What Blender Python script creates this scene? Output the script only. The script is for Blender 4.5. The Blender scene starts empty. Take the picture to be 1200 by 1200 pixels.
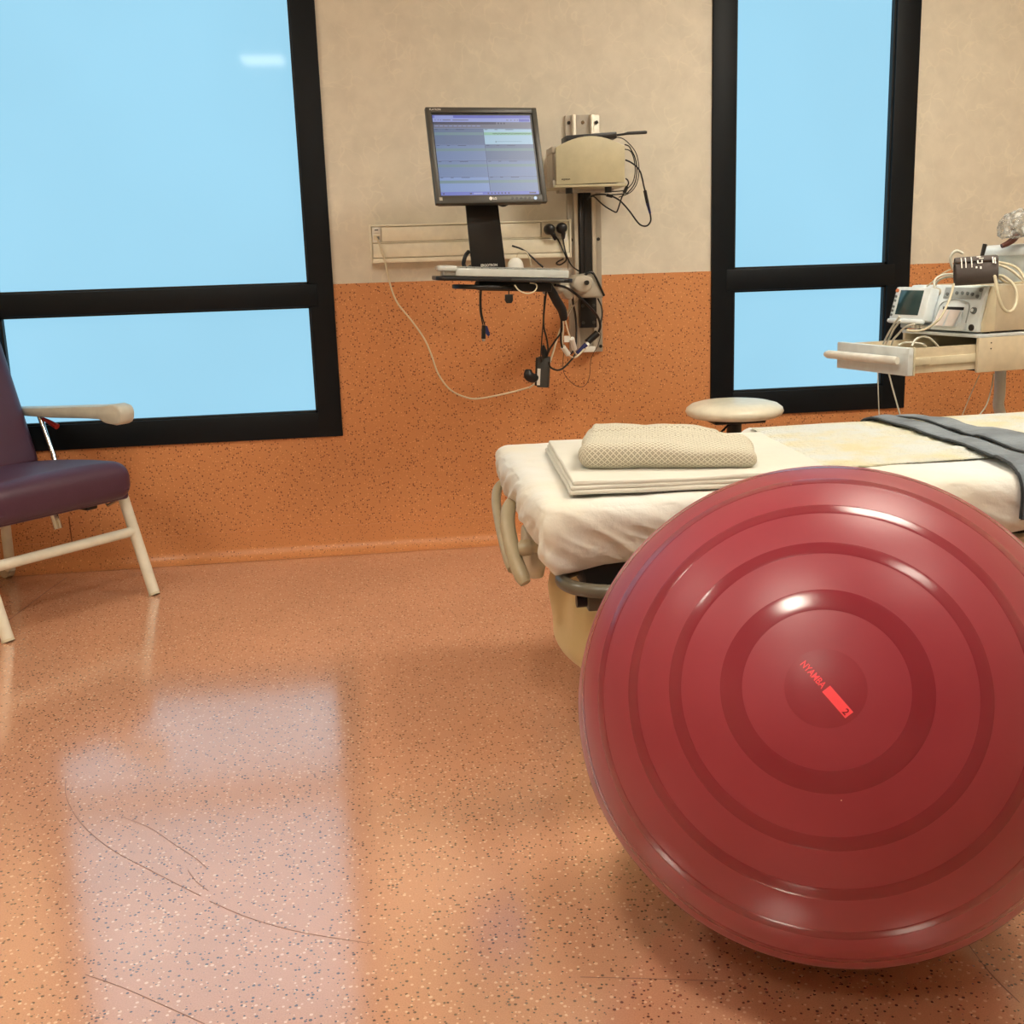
import bpy, bmesh, math, random
from mathutils import Vector, Matrix, noise

random.seed(7)
PI = math.pi
R = math.radians
sc = bpy.context.scene
C = sc.collection

# ---------------------------------------------------------------- camera
cam_data = bpy.data.cameras.new('camera')
cam = bpy.data.objects.new('camera', cam_data)
C.objects.link(cam)
YAW, PITCH, ROLL, CAM_H = R(6.914), R(12.518), R(-1.894), 1.05
fw = Vector((math.sin(YAW)*math.cos(PITCH), math.cos(YAW)*math.cos(PITCH), -math.sin(PITCH)))
rt = Vector((math.cos(YAW), -math.sin(YAW), 0))
up = rt.cross(fw)
CR = rt*math.cos(ROLL) + up*math.sin(ROLL)
CU = up*math.cos(ROLL) - rt*math.sin(ROLL)
cam.matrix_world = Matrix(((CR.x, CU.x, -fw.x, 0), (CR.y, CU.y, -fw.y, 0), (CR.z, CU.z, -fw.z, CAM_H), (0, 0, 0, 1)))
cam_data.sensor_width = 36
cam_data.lens = 36*1300/1200
cam_data.clip_start = 0.05
sc.camera = cam

# ---------------------------------------------------------------- world, light levels, exposure
world = bpy.data.worlds.new('world')
sc.world = world
world.use_nodes = True
wb = world.node_tree.nodes['Background']
wb.inputs[0].default_value = (0.62, 0.78, 1.0, 1)
wb.inputs[1].default_value = 0.6
sc.view_settings.view_transform = 'Standard'
sc.view_settings.look = 'None'
sc.view_settings.gamma = 1
sc.view_settings.use_curve_mapping = False
sc.view_settings.exposure = 0.0
WINDOW_GLOW = 1.0        # daylight scattered by the frosted panes
LAMP_GLOW = 0.86          # scales the ceiling panels, whose own levels stand beside their places
LAMP_COLOR = (1.0, 0.925, 0.78)

# ---------------------------------------------------------------- materials
def lin(c):
    return tuple(((v/255)/12.92 if v/255 <= 0.04045 else ((v/255+0.055)/1.055)**2.4) for v in c)

class NT:
    def __init__(s, name):
        s.m = bpy.data.materials.new(name); s.m.use_nodes = True
        s.t = s.m.node_tree; s.n = s.t.nodes
        s.p = s.n['Principled BSDF']
    def node(s, typ, **kw):
        n = s.n.new(typ)
        for k, v in kw.items():
            if k.startswith('i_'):
                key = k[2:]
                key = int(key) if key.isdigit() else key.replace('_', ' ')
                n.inputs[key].default_value = v
            else:
                setattr(n, k, v)
        return n
    def link(s, a, b): s.t.links.new(a, b)
    def coord(s, scale=(1, 1, 1), kind='Object'):
        tc = s.node('ShaderNodeTexCoord'); mp = s.node('ShaderNodeMapping')
        mp.inputs['Scale'].default_value = scale
        s.link(tc.outputs[kind], mp.inputs[0]); return mp.outputs[0]
    def noise(s, vec, scale, detail=2, rough=0.5):
        n = s.node('ShaderNodeTexNoise'); n.inputs['Scale'].default_value = scale
        n.inputs['Detail'].default_value = detail; n.inputs['Roughness'].default_value = rough
        s.link(vec, n.inputs['Vector']); return n
    def ramp(s, fac, stops):
        r = s.node('ShaderNodeValToRGB'); e = r.color_ramp.elements
        while len(e) < len(stops): e.new(0.5)
        for el, (p, c) in zip(e, stops):
            el.position = p; el.color = tuple(c)+(1,) if len(c) == 3 else c
        s.link(fac, r.inputs[0]); return r.outputs[0]
    def mix(s, fac, a, b, mode='MIX'):
        m = s.node('ShaderNodeMix', data_type='RGBA', blend_type=mode)
        for val, sock in ((fac, m.inputs[0]), (a, m.inputs[6]), (b, m.inputs[7])):
            if hasattr(val, 'is_linked') or hasattr(val, 'links'): s.link(val, sock)
            else: sock.default_value = val if not isinstance(val, tuple) else (tuple(val)+(1,) if len(val) == 3 else val)
        return m.outputs[2]
    def math(s, op, a, b=None):
        m = s.node('ShaderNodeMath', operation=op)
        for val, sock in ((a, m.inputs[0]), (b, m.inputs[1])):
            if val is None: continue
            if hasattr(val, 'links'): s.link(val, sock)
            else: sock.default_value = val
        return m.outputs[0]
    def bump(s, h, strength=0.2, dist=0.01):
        b = s.node('ShaderNodeBump'); b.inputs['Strength'].default_value = strength; b.inputs['Distance'].default_value = dist
        s.link(h, b.inputs['Height']); s.link(b.outputs[0], s.p.inputs['Normal']); return b

def plain(name, rgb, rough=0.5, metal=0.0, var=0.06, scale=30, bump=0.0, spec=0.5, coat=0.0, bscale=None):
    """a single colour with a little procedural variation"""
    t = NT(name); v = t.coord()
    n = t.noise(v, scale, 3)
    c = lin(rgb)
    a = tuple(max(0, x*(1-var)) for x in c); b = tuple(min(1, x*(1+var)) for x in c)
    t.link(t.ramp(n.outputs[0], [(0.3, a), (0.7, b)]), t.p.inputs['Base Color'])
    t.p.inputs['Roughness'].default_value = rough; t.p.inputs['Metallic'].default_value = metal
    t.p.inputs['Specular IOR Level'].default_value = spec; t.p.inputs['Coat Weight'].default_value = coat
    if bump:
        nb = t.noise(v, bscale or scale*3, 3); t.bump(nb.outputs[0], bump, 0.004)
    return t.m

def speckled(name, base, dark, light, rough, ior, wav=0.0, coat=0.0, dens=1.0, amp=0.07, few=0.0):
    """sheet vinyl with small dark and pale chips"""
    t = NT(name); v = t.coord()
    big = t.noise(v, 2.2, 3)
    b = lin(base)
    col = t.ramp(big.outputs[0], [(0.3, tuple(x*(1-amp) for x in b)), (0.7, tuple(min(1, x*(1+amp)) for x in b))])
    fine = t.noise(v, 420, 2)
    col = t.mix(0.16, col, t.ramp(fine.outputs[0], [(0.35, tuple(x*0.55 for x in b)), (0.65, tuple(min(1, x*1.45) for x in b))]))
    for k, (scl, thr, cc, pick) in enumerate(((118*dens, 0.30, lin(dark), 0.35), (96*dens, 0.27, lin(light), 0.42))):
        mp = t.node('ShaderNodeMapping'); mp.inputs['Location'].default_value = (3.1*k, 1.7*k, 0.23+k*0.41)
        t.link(v, mp.inputs[0])
        vo = t.node('ShaderNodeTexVoronoi'); vo.inputs['Scale'].default_value = scl
        t.link(mp.outputs[0], vo.inputs['Vector'])
        sep = t.node('ShaderNodeSeparateColor'); t.link(vo.outputs['Color'], sep.inputs[0])
        size = t.math('MULTIPLY', sep.outputs[1], thr); size = t.math('ADD', size, 0.08)
        near = t.math('LESS_THAN', vo.outputs['Distance'], size)
        some = t.math('GREATER_THAN', sep.outputs[0], pick+few)
        f = t.math('MULTIPLY', near, some); f = t.math('MULTIPLY', f, 0.85)
        col = t.mix(f, col, cc)
    t.link(col, t.p.inputs['Base Color'])
    t.p.inputs['Roughness'].default_value = rough; t.p.inputs['IOR'].default_value = ior
    t.p.inputs['Coat Weight'].default_value = coat; t.p.inputs['Coat Roughness'].default_value = 0.38
    if wav:
        h = t.noise(v, 26, 3); t.bump(h.outputs[0], wav, 0.002)
    return t.m

def wallpaper():
    t = NT('wallpaper'); v = t.coord()
    w = t.noise(v, 5.5, 3)
    mixv = t.node('ShaderNodeMix', data_type='VECTOR'); mixv.inputs[0].default_value = 0.22
    t.link(v, mixv.inputs[4]); t.link(w.outputs['Color'], mixv.inputs[5])
    vo = t.node('ShaderNodeTexVoronoi', feature='DISTANCE_TO_EDGE'); vo.inputs['Scale'].default_value = 21
    t.link(mixv.outputs[1], vo.inputs['Vector'])
    lines = t.ramp(vo.outputs['Distance'], [(0.0, (1, 1, 1)), (0.07, (0, 0, 0))])
    patch = t.ramp(t.noise(v, 11, 3).outputs[0], [(0.42, (0, 0, 0)), (0.62, (1, 1, 1))])
    f = t.math('MULTIPLY', t.math('MULTIPLY', lines, patch), 0.42)
    cloud = t.noise(v, 14, 5, 0.6)
    c = lin((215, 208, 192))
    col = t.ramp(cloud.outputs[0], [(0.3, tuple(x*0.93 for x in c)), (0.7, tuple(x*1.05 for x in c))])
    t.link(t.mix(f, col, lin((234, 226, 206))), t.p.inputs['Base Color'])
    t.p.inputs['Roughness'].default_value = 0.55
    t.bump(cloud.outputs[0], 0.08, 0.004)
    return t.m

def emitter(name, rgb, strength, rough=0.3, base=(0.8, 0.8, 0.8), spec=0.5, cloud=0.0):
    t = NT(name); v = t.coord()
    n = t.noise(v, 1.3, 2)
    col = t.ramp(n.outputs[0], [(0.3, tuple(x*(1-cloud) for x in rgb)), (0.7, tuple(x*(1+cloud) for x in rgb))])
    t.link(col, t.p.inputs['Emission Color']); t.p.inputs['Emission Strength'].default_value = strength
    t.p.inputs['Base Color'].default_value = tuple(base)+(1,)
    t.p.inputs['Roughness'].default_value = rough; t.p.inputs['Specular IOR Level'].default_value = spec
    return t.m

def cloth(name, rgb, weave=900, crinkle=0.25, cscale=26, rough=0.9, tint=None, tscale=7):
    t = NT(name); v = t.coord(); c = lin(rgb)
    big = t.noise(v, tscale, 3)
    c2 = lin(tint) if tint else tuple(x*0.94 for x in c)
    col = t.ramp(big.outputs[0], [(0.4, c), (0.66, c2)])
    t.link(col, t.p.inputs['Base Color'])
    t.p.inputs['Roughness'].default_value = rough; t.p.inputs['Specular IOR Level'].default_value = 0.2
    t.p.inputs['Sheen Weight'].default_value = 0.1
    h = t.noise(v, cscale, 4, 0.6); t.bump(h.outputs[0], crinkle, 0.012)
    return t.m

def gown_cloth():
    """cream cotton printed with rows of small grey diamonds"""
    t = NT('diamond_print_cotton')
    uv = t.coord(kind='UV'); sep = t.node('ShaderNodeSeparateXYZ'); t.link(uv, sep.inputs[0])
    a = t.math('ADD', sep.outputs[0], sep.outputs[1]); b = t.math('SUBTRACT', sep.outputs[0], sep.outputs[1])
    ins = []
    for q in (a, b):
        fr = t.math('FRACT', q); d = t.math('ABSOLUTE', t.math('SUBTRACT', fr, 0.5)); ins.append(d)
    m = t.math('MAXIMUM', ins[0], ins[1])
    inside = t.math('LESS_THAN', m, 0.36)
    cx = t.math('LESS_THAN', t.math('MINIMUM', ins[0], ins[1]), 0.06)
    f = t.math('MULTIPLY', inside, t.math('SUBTRACT', 1.0, t.math('MULTIPLY', cx, 0.55)))
    f = t.math('MULTIPLY', f, 0.75)
    t.link(t.mix(f, lin((216, 212, 194)), lin((122, 118, 100))), t.p.inputs['Base Color'])
    t.p.inputs['Roughness'].default_value = 0.9; t.p.inputs['Specular IOR Level'].default_value = 0.2
    n = t.noise(t.coord(), 30, 3); t.bump(n.outputs[0], 0.25, 0.01)
    return t.m

def ball_rubber(name, rgb, rough, dust):
    t = NT(name); v = t.coord(); c = lin(rgb)
    n = t.noise(v, 4, 4)
    col = t.ramp(n.outputs[0], [(0.3, c), (0.75, tuple(min(1, x*1.12+0.012) for x in c))])
    vo = t.node('ShaderNodeTexVoronoi'); vo.inputs['Scale'].default_value = 26; t.link(v, vo.inputs['Vector'])
    sep = t.node('ShaderNodeSeparateColor'); t.link(vo.outputs['Color'], sep.inputs[0])
    s = t.math('LESS_THAN', vo.outputs['Distance'], 0.022)
    s = t.math('MULTIPLY', s, t.math('GREATER_THAN', sep.outputs[0], 0.45))
    col = t.mix(t.math('MULTIPLY', s, dust), col, lin((225, 190, 165)))
    t.link(col, t.p.inputs['Base Color'])
    rr = t.node('ShaderNodeMapRange'); rr.inputs[3].default_value = rough*0.85; rr.inputs[4].default_value = rough*1.2
    t.link(t.noise(v, 9, 4).outputs[0], rr.inputs[0]); t.link(rr.outputs[0], t.p.inputs['Roughness'])
    t.p.inputs['Specular IOR Level'].default_value = 0.42
    t.p.inputs['Sheen Weight'].default_value = 0.12; t.p.inputs['Sheen Roughness'].default_value = 0.4
    h = t.noise(v, 7, 3, 0.55); t.bump(h.outputs[0], 0.06, 0.02)
    return t.m

M = {}
M['floor'] = speckled('floor_vinyl', (204, 152, 121), (98, 54, 36), (236, 198, 166), 0.14, 3.0, wav=0.05, dens=1.15)
M['wainscot'] = speckled('wall_vinyl', (204, 138, 88), (108, 58, 34), (232, 172, 116), 0.38, 1.5, dens=1.1, few=0.08)
M['wallpaper'] = wallpaper()
M['room_paint'] = plain('room_paint', (214, 196, 162), 0.7)
M['ceiling'] = plain('ceiling_paint', (226, 218, 200), 0.8)
M['frame'] = plain('black_aluminium', (9, 16, 22), 0.5, var=0.1, spec=0.22)
M['gasket'] = plain('black_rubber', (9, 12, 14), 0.6)
M['pane'] = emitter('frosted_pane', (0.335, 0.675, 0.88), WINDOW_GLOW, 0.05, (0.03, 0.04, 0.045), spec=0.09, cloud=0.03)
M['seamline'] = plain('seam_line', (120, 72, 48), 0.6)
M['scuff'] = plain('scuff', (112, 76, 62), 0.6)
M['lamp_frame'] = plain('lamp_frame', (230, 228, 220), 0.5)
M['ball'] = ball_rubber('ball_rubber', (139, 43, 57), 0.40, 1.0)
M['ball_band'] = ball_rubber('ball_band_rubber', (124, 33, 47), 0.2, 0.6)
M['ball_disc'] = ball_rubber('ball_disc_rubber', (133, 38, 52), 0.33, 0.8)
M['ball_print'] = plain('ball_print', (250, 74, 86), 0.5)
M['sheet'] = cloth('bed_sheet', (214, 218, 218), crinkle=0.3, cscale=24, tint=(218, 214, 200), tscale=3.0)
M['fold'] = cloth('folded_sheet', (214, 213, 203), crinkle=0.15, cscale=18)
M['pad'] = cloth('quilted_pad', (212, 218, 214), crinkle=1.0, cscale=90, tint=(216, 210, 176), tscale=9)
M['gown'] = gown_cloth()
M['belt'] = cloth('grey_belt', (128, 138, 146), crinkle=0.4, cscale=60, tint=(104, 112, 120))
M['belt_edge'] = cloth('dark_belt_edge', (48, 52, 56))
M['bed_tube'] = plain('taupe_tube', (172, 160, 132), 0.35, spec=0.5)
M['bed_plastic'] = plain('bed_plastic', (196, 188, 166), 0.45)
M['grey_handle'] = plain('grey_handle', (92, 88, 76), 0.3)
M['beige_vinyl'] = plain('beige_vinyl', (206, 190, 142), 0.35, bump=0.1, scale=6)
M['black'] = plain('black_plastic', (17, 17, 18), 0.38)
M['black_matt'] = plain('black_matt', (12, 12, 13), 0.6)
M['cord_black'] = plain('black_cord', (16, 16, 17), 0.45)
M['cord_white'] = plain('white_cord', (222, 212, 184), 0.45)
M['white_plastic'] = plain('white_plastic', (230, 230, 222), 0.4)
M['bezel'] = plain('monitor_bezel', (62, 60, 54), 0.4)
M['cream'] = plain('cream_metal', (212, 204, 178), 0.4)
M['cream_trunk'] = plain('trunking', (234, 228, 206), 0.4)
M['alu'] = plain('aluminium', (178, 172, 160), 0.42, metal=0.55)
M['alu_light'] = plain('aluminium_light', (198, 190, 174), 0.4, metal=0.4)
M['grey_plastic'] = plain('grey_plastic', (176, 168, 152), 0.45)
M['putty'] = plain('putty_metal', (188, 180, 148), 0.45)
M['chrome'] = plain('chrome', (205, 205, 205), 0.12, metal=1.0)
M['keyfilm'] = plain('keyboard_film', (196, 204, 202), 0.22, coat=0.4)
M['keyfilm_clear'] = plain('keyboard_film_clear', (210, 216, 214), 0.15, coat=0.4)
M['keyfilm_clear'].node_tree.nodes['Principled BSDF'].inputs['Alpha'].default_value = 0.4
M['key'] = plain('keys', (168, 172, 168), 0.35)
M['blue_plug'] = plain('blue_plug', (36, 42, 96), 0.4)
M['leather'] = plain('aubergine_vinyl', (76, 46, 66), 0.42, bump=0.12, scale=12, var=0.05, bscale=160)
M['chair_frame'] = plain('chair_cream_paint', (226, 223, 206), 0.32)
M['arm_pad'] = plain('armrest_plastic', (200, 200, 188), 0.4)
M['red'] = plain('red_lever', (176, 40, 36), 0.35)
M['stool_seat'] = plain('stool_vinyl', (230, 226, 206), 0.33)
M['device'] = plain('device_white', (226, 236, 240), 0.35)
M['device_dark'] = plain('device_grey', (168, 176, 178), 0.4)
M['device_side'] = plain('device_beige', (196, 184, 160), 0.45)
M['cart'] = plain('cart_cream', (212, 199, 172), 0.42)
M['cart_daylit'] = plain('cart_daylit', (214, 222, 224), 0.4)  # cart paint again, bluish with the window's daylight put into the colour
M['lcd'] = plain('lcd_off', (50, 74, 76), 0.12, var=0.2, scale=14)
M['knob'] = plain('knob_grey', (104, 110, 110), 0.35)
M['paper'] = plain('chart_paper', (236, 228, 224), 0.7)
M['paper_print'] = plain('chart_paper_tint', (214, 208, 228), 0.7)
M['orange_btn'] = plain('orange_button', (222, 132, 84), 0.4)
M['cuff'] = cloth('cuff_nylon', (86, 80, 78), crinkle=0.1, cscale=40)
M['print_white'] = plain('white_print', (226, 224, 216), 0.6)
M['print_dark'] = plain('dark_print', (66, 62, 54), 0.6)
M['hose'] = plain('hose_beige', (196, 188, 162), 0.45)
M['hose_light'] = plain('hose_white', (206, 208, 196), 0.45)
M['brown'] = plain('brown_handle', (98, 54, 44), 0.4)
M['sticker'] = plain('white_sticker', (225, 222, 212), 0.5)
M['adapter'] = plain('adapter_grey', (58, 58, 56), 0.5)
def film():
    t = NT('clear_plastic_film'); v = t.coord()
    n = t.noise(v, 60, 4, 0.65)
    t.link(t.ramp(n.outputs[0], [(0.35, lin((120, 124, 124))), (0.6, lin((196, 198, 194)))]), t.p.inputs['Base Color'])
    t.p.inputs['Roughness'].default_value = 0.15
    t.link(t.ramp(n.outputs[0], [(0.38, (0.22, 0.22, 0.22)), (0.62, (0.75, 0.75, 0.75))]), t.p.inputs['Alpha'])
    t.bump(t.noise(v, 90, 4).outputs[0], 0.6, 0.01)
    return t.m
M['film'] = film()

def screen_mat(name, rgb, k=1.0):
    """part of a lit display: colour bars plus a fine pixel grid"""
    t = NT(name); v = t.coord()
    sep = t.node('ShaderNodeSeparateXYZ'); t.link(v, sep.inputs[0])
    g = t.math('LESS_THAN', t.math('FRACT', t.math('MULTIPLY', sep.outputs[0], 210.0)), 0.18)
    h = t.math('LESS_THAN', t.math('FRACT', t.math('MULTIPLY', sep.outputs[2], 210.0)), 0.18)
    f = t.math('MULTIPLY', t.math('MAXIMUM', g, h), 0.10)
    c = lin(rgb)
    t.link(t.mix(f, c, tuple(x*0.5 for x in c)), t.p.inputs['Emission Color'])
    t.p.inputs['Emission Strength'].default_value = 0.75*k
    t.p.inputs['Base Color'].default_value = (0.02, 0.02, 0.02, 1); t.p.inputs['Roughness'].default_value = 0.35
    return t.m
for nm, rgb in (('s_bg', (128, 150, 196)), ('s_tab', (98, 108, 200)), ('s_bar', (150, 164, 226)), ('s_dark', (62, 66, 92)), ('s_grey', (112, 118, 140)),
                ('s_p0', (98, 120, 158)), ('s_p1', (112, 138, 184)), ('s_p2', (128, 158, 212)), ('s_green', (112, 146, 158)), ('s_live', (168, 206, 232)),
                ('s_livegreen', (140, 196, 170)), ('s_line', (58, 72, 104)), ('s_task', (104, 120, 208)), ('s_trace', (40, 62, 60)), ('s_led', (200, 226, 255))):
    M[nm] = screen_mat('screen_'+nm[2:], rgb)

# ---------------------------------------------------------------- mesh helpers
def V3(p): return Vector(p)

class MB:
    """collects shapes; out() links them as one mesh object"""
    def __init__(s): s.v = []; s.f = []; s.mi = []; s.uv = None
    def add(s, verts, faces, mi=0, mx=None):
        o = len(s.v)
        s.v += [tuple(mx @ Vector(p)) if mx else tuple(p) for p in verts]
        s.f += [tuple(i+o for i in f) for f in faces]; s.mi += [mi]*len(faces)
        return s
    def bm(s, b, mi=0, mx=None):
        b.verts.index_update()
        s.add([v.co.copy() for v in b.verts], [[v.index for v in f.verts] for f in b.faces], mi, mx); b.free(); return s
    def box(s, x0, x1, y0, y1, z0, z1, r=0.0, seg=2, mi=0, mx=None):
        b = bmesh.new(); bmesh.ops.create_cube(b, size=1)
        for v in b.verts:
            v.co = Vector(((x0+x1)/2+v.co.x*(x1-x0), (y0+y1)/2+v.co.y*(y1-y0), (z0+z1)/2+v.co.z*(z1-z0)))
        if r > 0:
            r = min(r, 0.49*min(abs(x1-x0), abs(y1-y0), abs(z1-z0)))
            bmesh.ops.bevel(b, geom=list(b.edges), offset=r, segments=seg, profile=0.5, affect='EDGES')
        return s.bm(b, mi, mx)
    def tube(s, pts, r, n=8, mi=0, mx=None, caps=True, closed=False, smooth=0):
        P = [Vector(p) for p in pts]
        if smooth: P = spline(P, smooth, closed)
        rad = r if hasattr(r, '__len__') else None
        m = len(P); vs = []; fs = []
        tang = []
        for i in range(m):
            a = P[(i-1) % m] if (closed or i > 0) else P[i]; b = P[(i+1) % m] if (closed or i < m-1) else P[i]
            tang.append((b-a).normalized() if (b-a).length > 1e-9 else Vector((0, 0, 1)))
        nrm = tang[0].orthogonal().normalized()
        for i in range(m):
            t = tang[i]; nrm = (nrm - t*nrm.dot(t))
            nrm = nrm.normalized() if nrm.length > 1e-6 else t.orthogonal().normalized()
            bn = t.cross(nrm)
            if rad: q = i/(m-1)*(len(rad)-1); k = min(int(q), len(rad)-2) if len(rad) > 1 else 0; rr = rad[k]+(rad[min(k+1, len(rad)-1)]-rad[k])*(q-k)
            else: rr = r
            for j in range(n):
                a = 2*PI*j/n; vs.append(P[i]+(nrm*math.cos(a)+bn*math.sin(a))*rr)
        for i in range(m if closed else m-1):
            for j in range(n):
                a, b = i*n+j, i*n+(j+1) % n; c, d = ((i+1) % m)*n+(j+1) % n, ((i+1) % m)*n+j
                fs.append((a, b, c, d))
        if caps and not closed:
            fs.append(tuple(reversed(range(n)))); fs.append(tuple(range((m-1)*n, m*n)))
        return s.add(vs, fs, mi, mx)
    def cyl(s, p0, p1, r, n=16, mi=0, mx=None, r1=None):
        return s.tube([p0, p1], [r, r if r1 is None else r1], n, mi, mx)
    def lathe(s, prof, n=32, mi=0, mx=None):
        """profile of (radius, z) about the z axis"""
        vs = []; fs = []
        for r, z in prof:
            for j in range(n):
                a = 2*PI*j/n; vs.append((r*math.cos(a), r*math.sin(a), z))
        for i in range(len(prof)-1):
            for j in range(n):
                fs.append((i*n+j, i*n+(j+1) % n, (i+1)*n+(j+1) % n, (i+1)*n+j))
        if prof[0][0] > 1e-6: fs.append(tuple(reversed(range(n))))
        if prof[-1][0] > 1e-6: fs.append(tuple(range((len(prof)-1)*n, len(prof)*n)))
        return s.add(vs, fs, mi, mx)
    def prism(s, outline, d0, d1, axis='y', mi=0, mx=None, bev=0.0):
        """closed outline in the two other axes, extruded along axis"""
        def pt(a, b, d): return {'y': (a, d, b), 'x': (d, a, b), 'z': (a, b, d)}[axis]
        n = len(outline)
        b = bmesh.new()
        lo = [b.verts.new(pt(a, c, d0)) for a, c in outline]; hi = [b.verts.new(pt(a, c, d1)) for a, c in outline]
        b.faces.new(lo); b.faces.new(list(reversed(hi)))
        for i in range(n): b.faces.new((lo[i], hi[i], hi[(i+1) % n], lo[(i+1) % n]))
        bmesh.ops.recalc_face_normals(b, faces=list(b.faces))
        if bev: 
            ed = [e for e in b.edges if len(e.link_faces) == 2 and e.calc_face_angle(0) > 0.6]
            bmesh.ops.bevel(b, geom=ed, offset=bev, segments=2, profile=0.5, affect='EDGES')
        return s.bm(b, mi, mx)
    def quad(s, a, b, c, d, mi=0, mx=None): return s.add([a, b, c, d], [(0, 1, 2, 3)], mi, mx)
    def out(s, name, mat, parent=None, smooth=40, fix=True):
        me = bpy.data.meshes.new(name); me.from_pydata([tuple(p) for p in s.v], [], s.f)
        mats = mat if isinstance(mat, (list, tuple)) else [mat]
        for m in mats: me.materials.append(M[m] if isinstance(m, str) else m)
        if len(mats) > 1: me.polygons.foreach_set('material_index', s.mi)
        if s.uv:
            ul = me.uv_layers.new(name='UVMap')
            for lp in me.loops: ul.data[lp.index].uv = s.uv[lp.vertex_index]
        if fix:
            b = bmesh.new(); b.from_mesh(me); bmesh.ops.recalc_face_normals(b, faces=list(b.faces)); b.to_mesh(me); b.free()
        if smooth:
            me.polygons.foreach_set('use_smooth', [True]*len(me.polygons)); me.set_sharp_from_angle(angle=R(smooth))
        me.update()
        o = bpy.data.objects.new(name, me); C.objects.link(o)
        if parent: o.parent = parent
        return o

def spline(P, sub=6, closed=False):
    """Catmull-Rom through the points"""
    n = len(P); out = []
    for i in range(n if closed else n-1):
        p1, p2 = P[i], P[(i+1) % n]
        p0 = P[(i-1) % n] if (closed or i > 0) else p1*2-p2
        p3 = P[(i+2) % n] if (closed or i < n-2) else p2*2-p1
        for k in range(sub):
            t = k/sub
            out.append(0.5*((2*p1)+(-p0+p2)*t+(2*p0-5*p1+4*p2-p3)*t*t+(-p0+3*p1-3*p2+p3)*t*t*t))
    if not closed: out.append(P[-1])
    return out

def cable(name, key, r, mat, parent=None, n=7, sub=6):
    pts = PATHS[key] if isinstance(key, str) else key
    return MB().tube(pts, r, n, smooth=sub).out(name, mat, parent, 60)

def tag(o, label=None, cat=None, group=None, kind=None):
    if label: o['label'] = label
    if cat: o['category'] = cat
    if group: o['group'] = group
    if kind: o['kind'] = kind
    return o
def thing(name, label, cat, loc=(0, 0, 0), rz=0.0, group=None):
    o = bpy.data.objects.new(name, None); o.empty_display_size = 0.05; C.objects.link(o)
    o.location = loc; o.rotation_euler = (0, 0, rz)
    return tag(o, label, cat, group)
def struct(o): return tag(o, kind='structure')

def text_shape(body, size, bold=0.0):
    """flat lettering as (verts2d, faces), origin at its left baseline"""
    cu = bpy.data.curves.new('t', 'FONT'); cu.body = body; cu.size = size; cu.resolution_u = 3; cu.offset = bold
    o = bpy.data.objects.new('t', cu); C.objects.link(o); bpy.context.view_layer.update()
    dg = bpy.context.evaluated_depsgraph_get()
    me = bpy.data.meshes.new_from_object(o.evaluated_get(dg))
    vs = [(v.co.x, v.co.y) for v in me.vertices]; fs = [tuple(p.vertices) for p in me.polygons]
    bpy.data.objects.remove(o); bpy.data.curves.remove(cu); bpy.data.meshes.remove(me)
    return vs, fs

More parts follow.
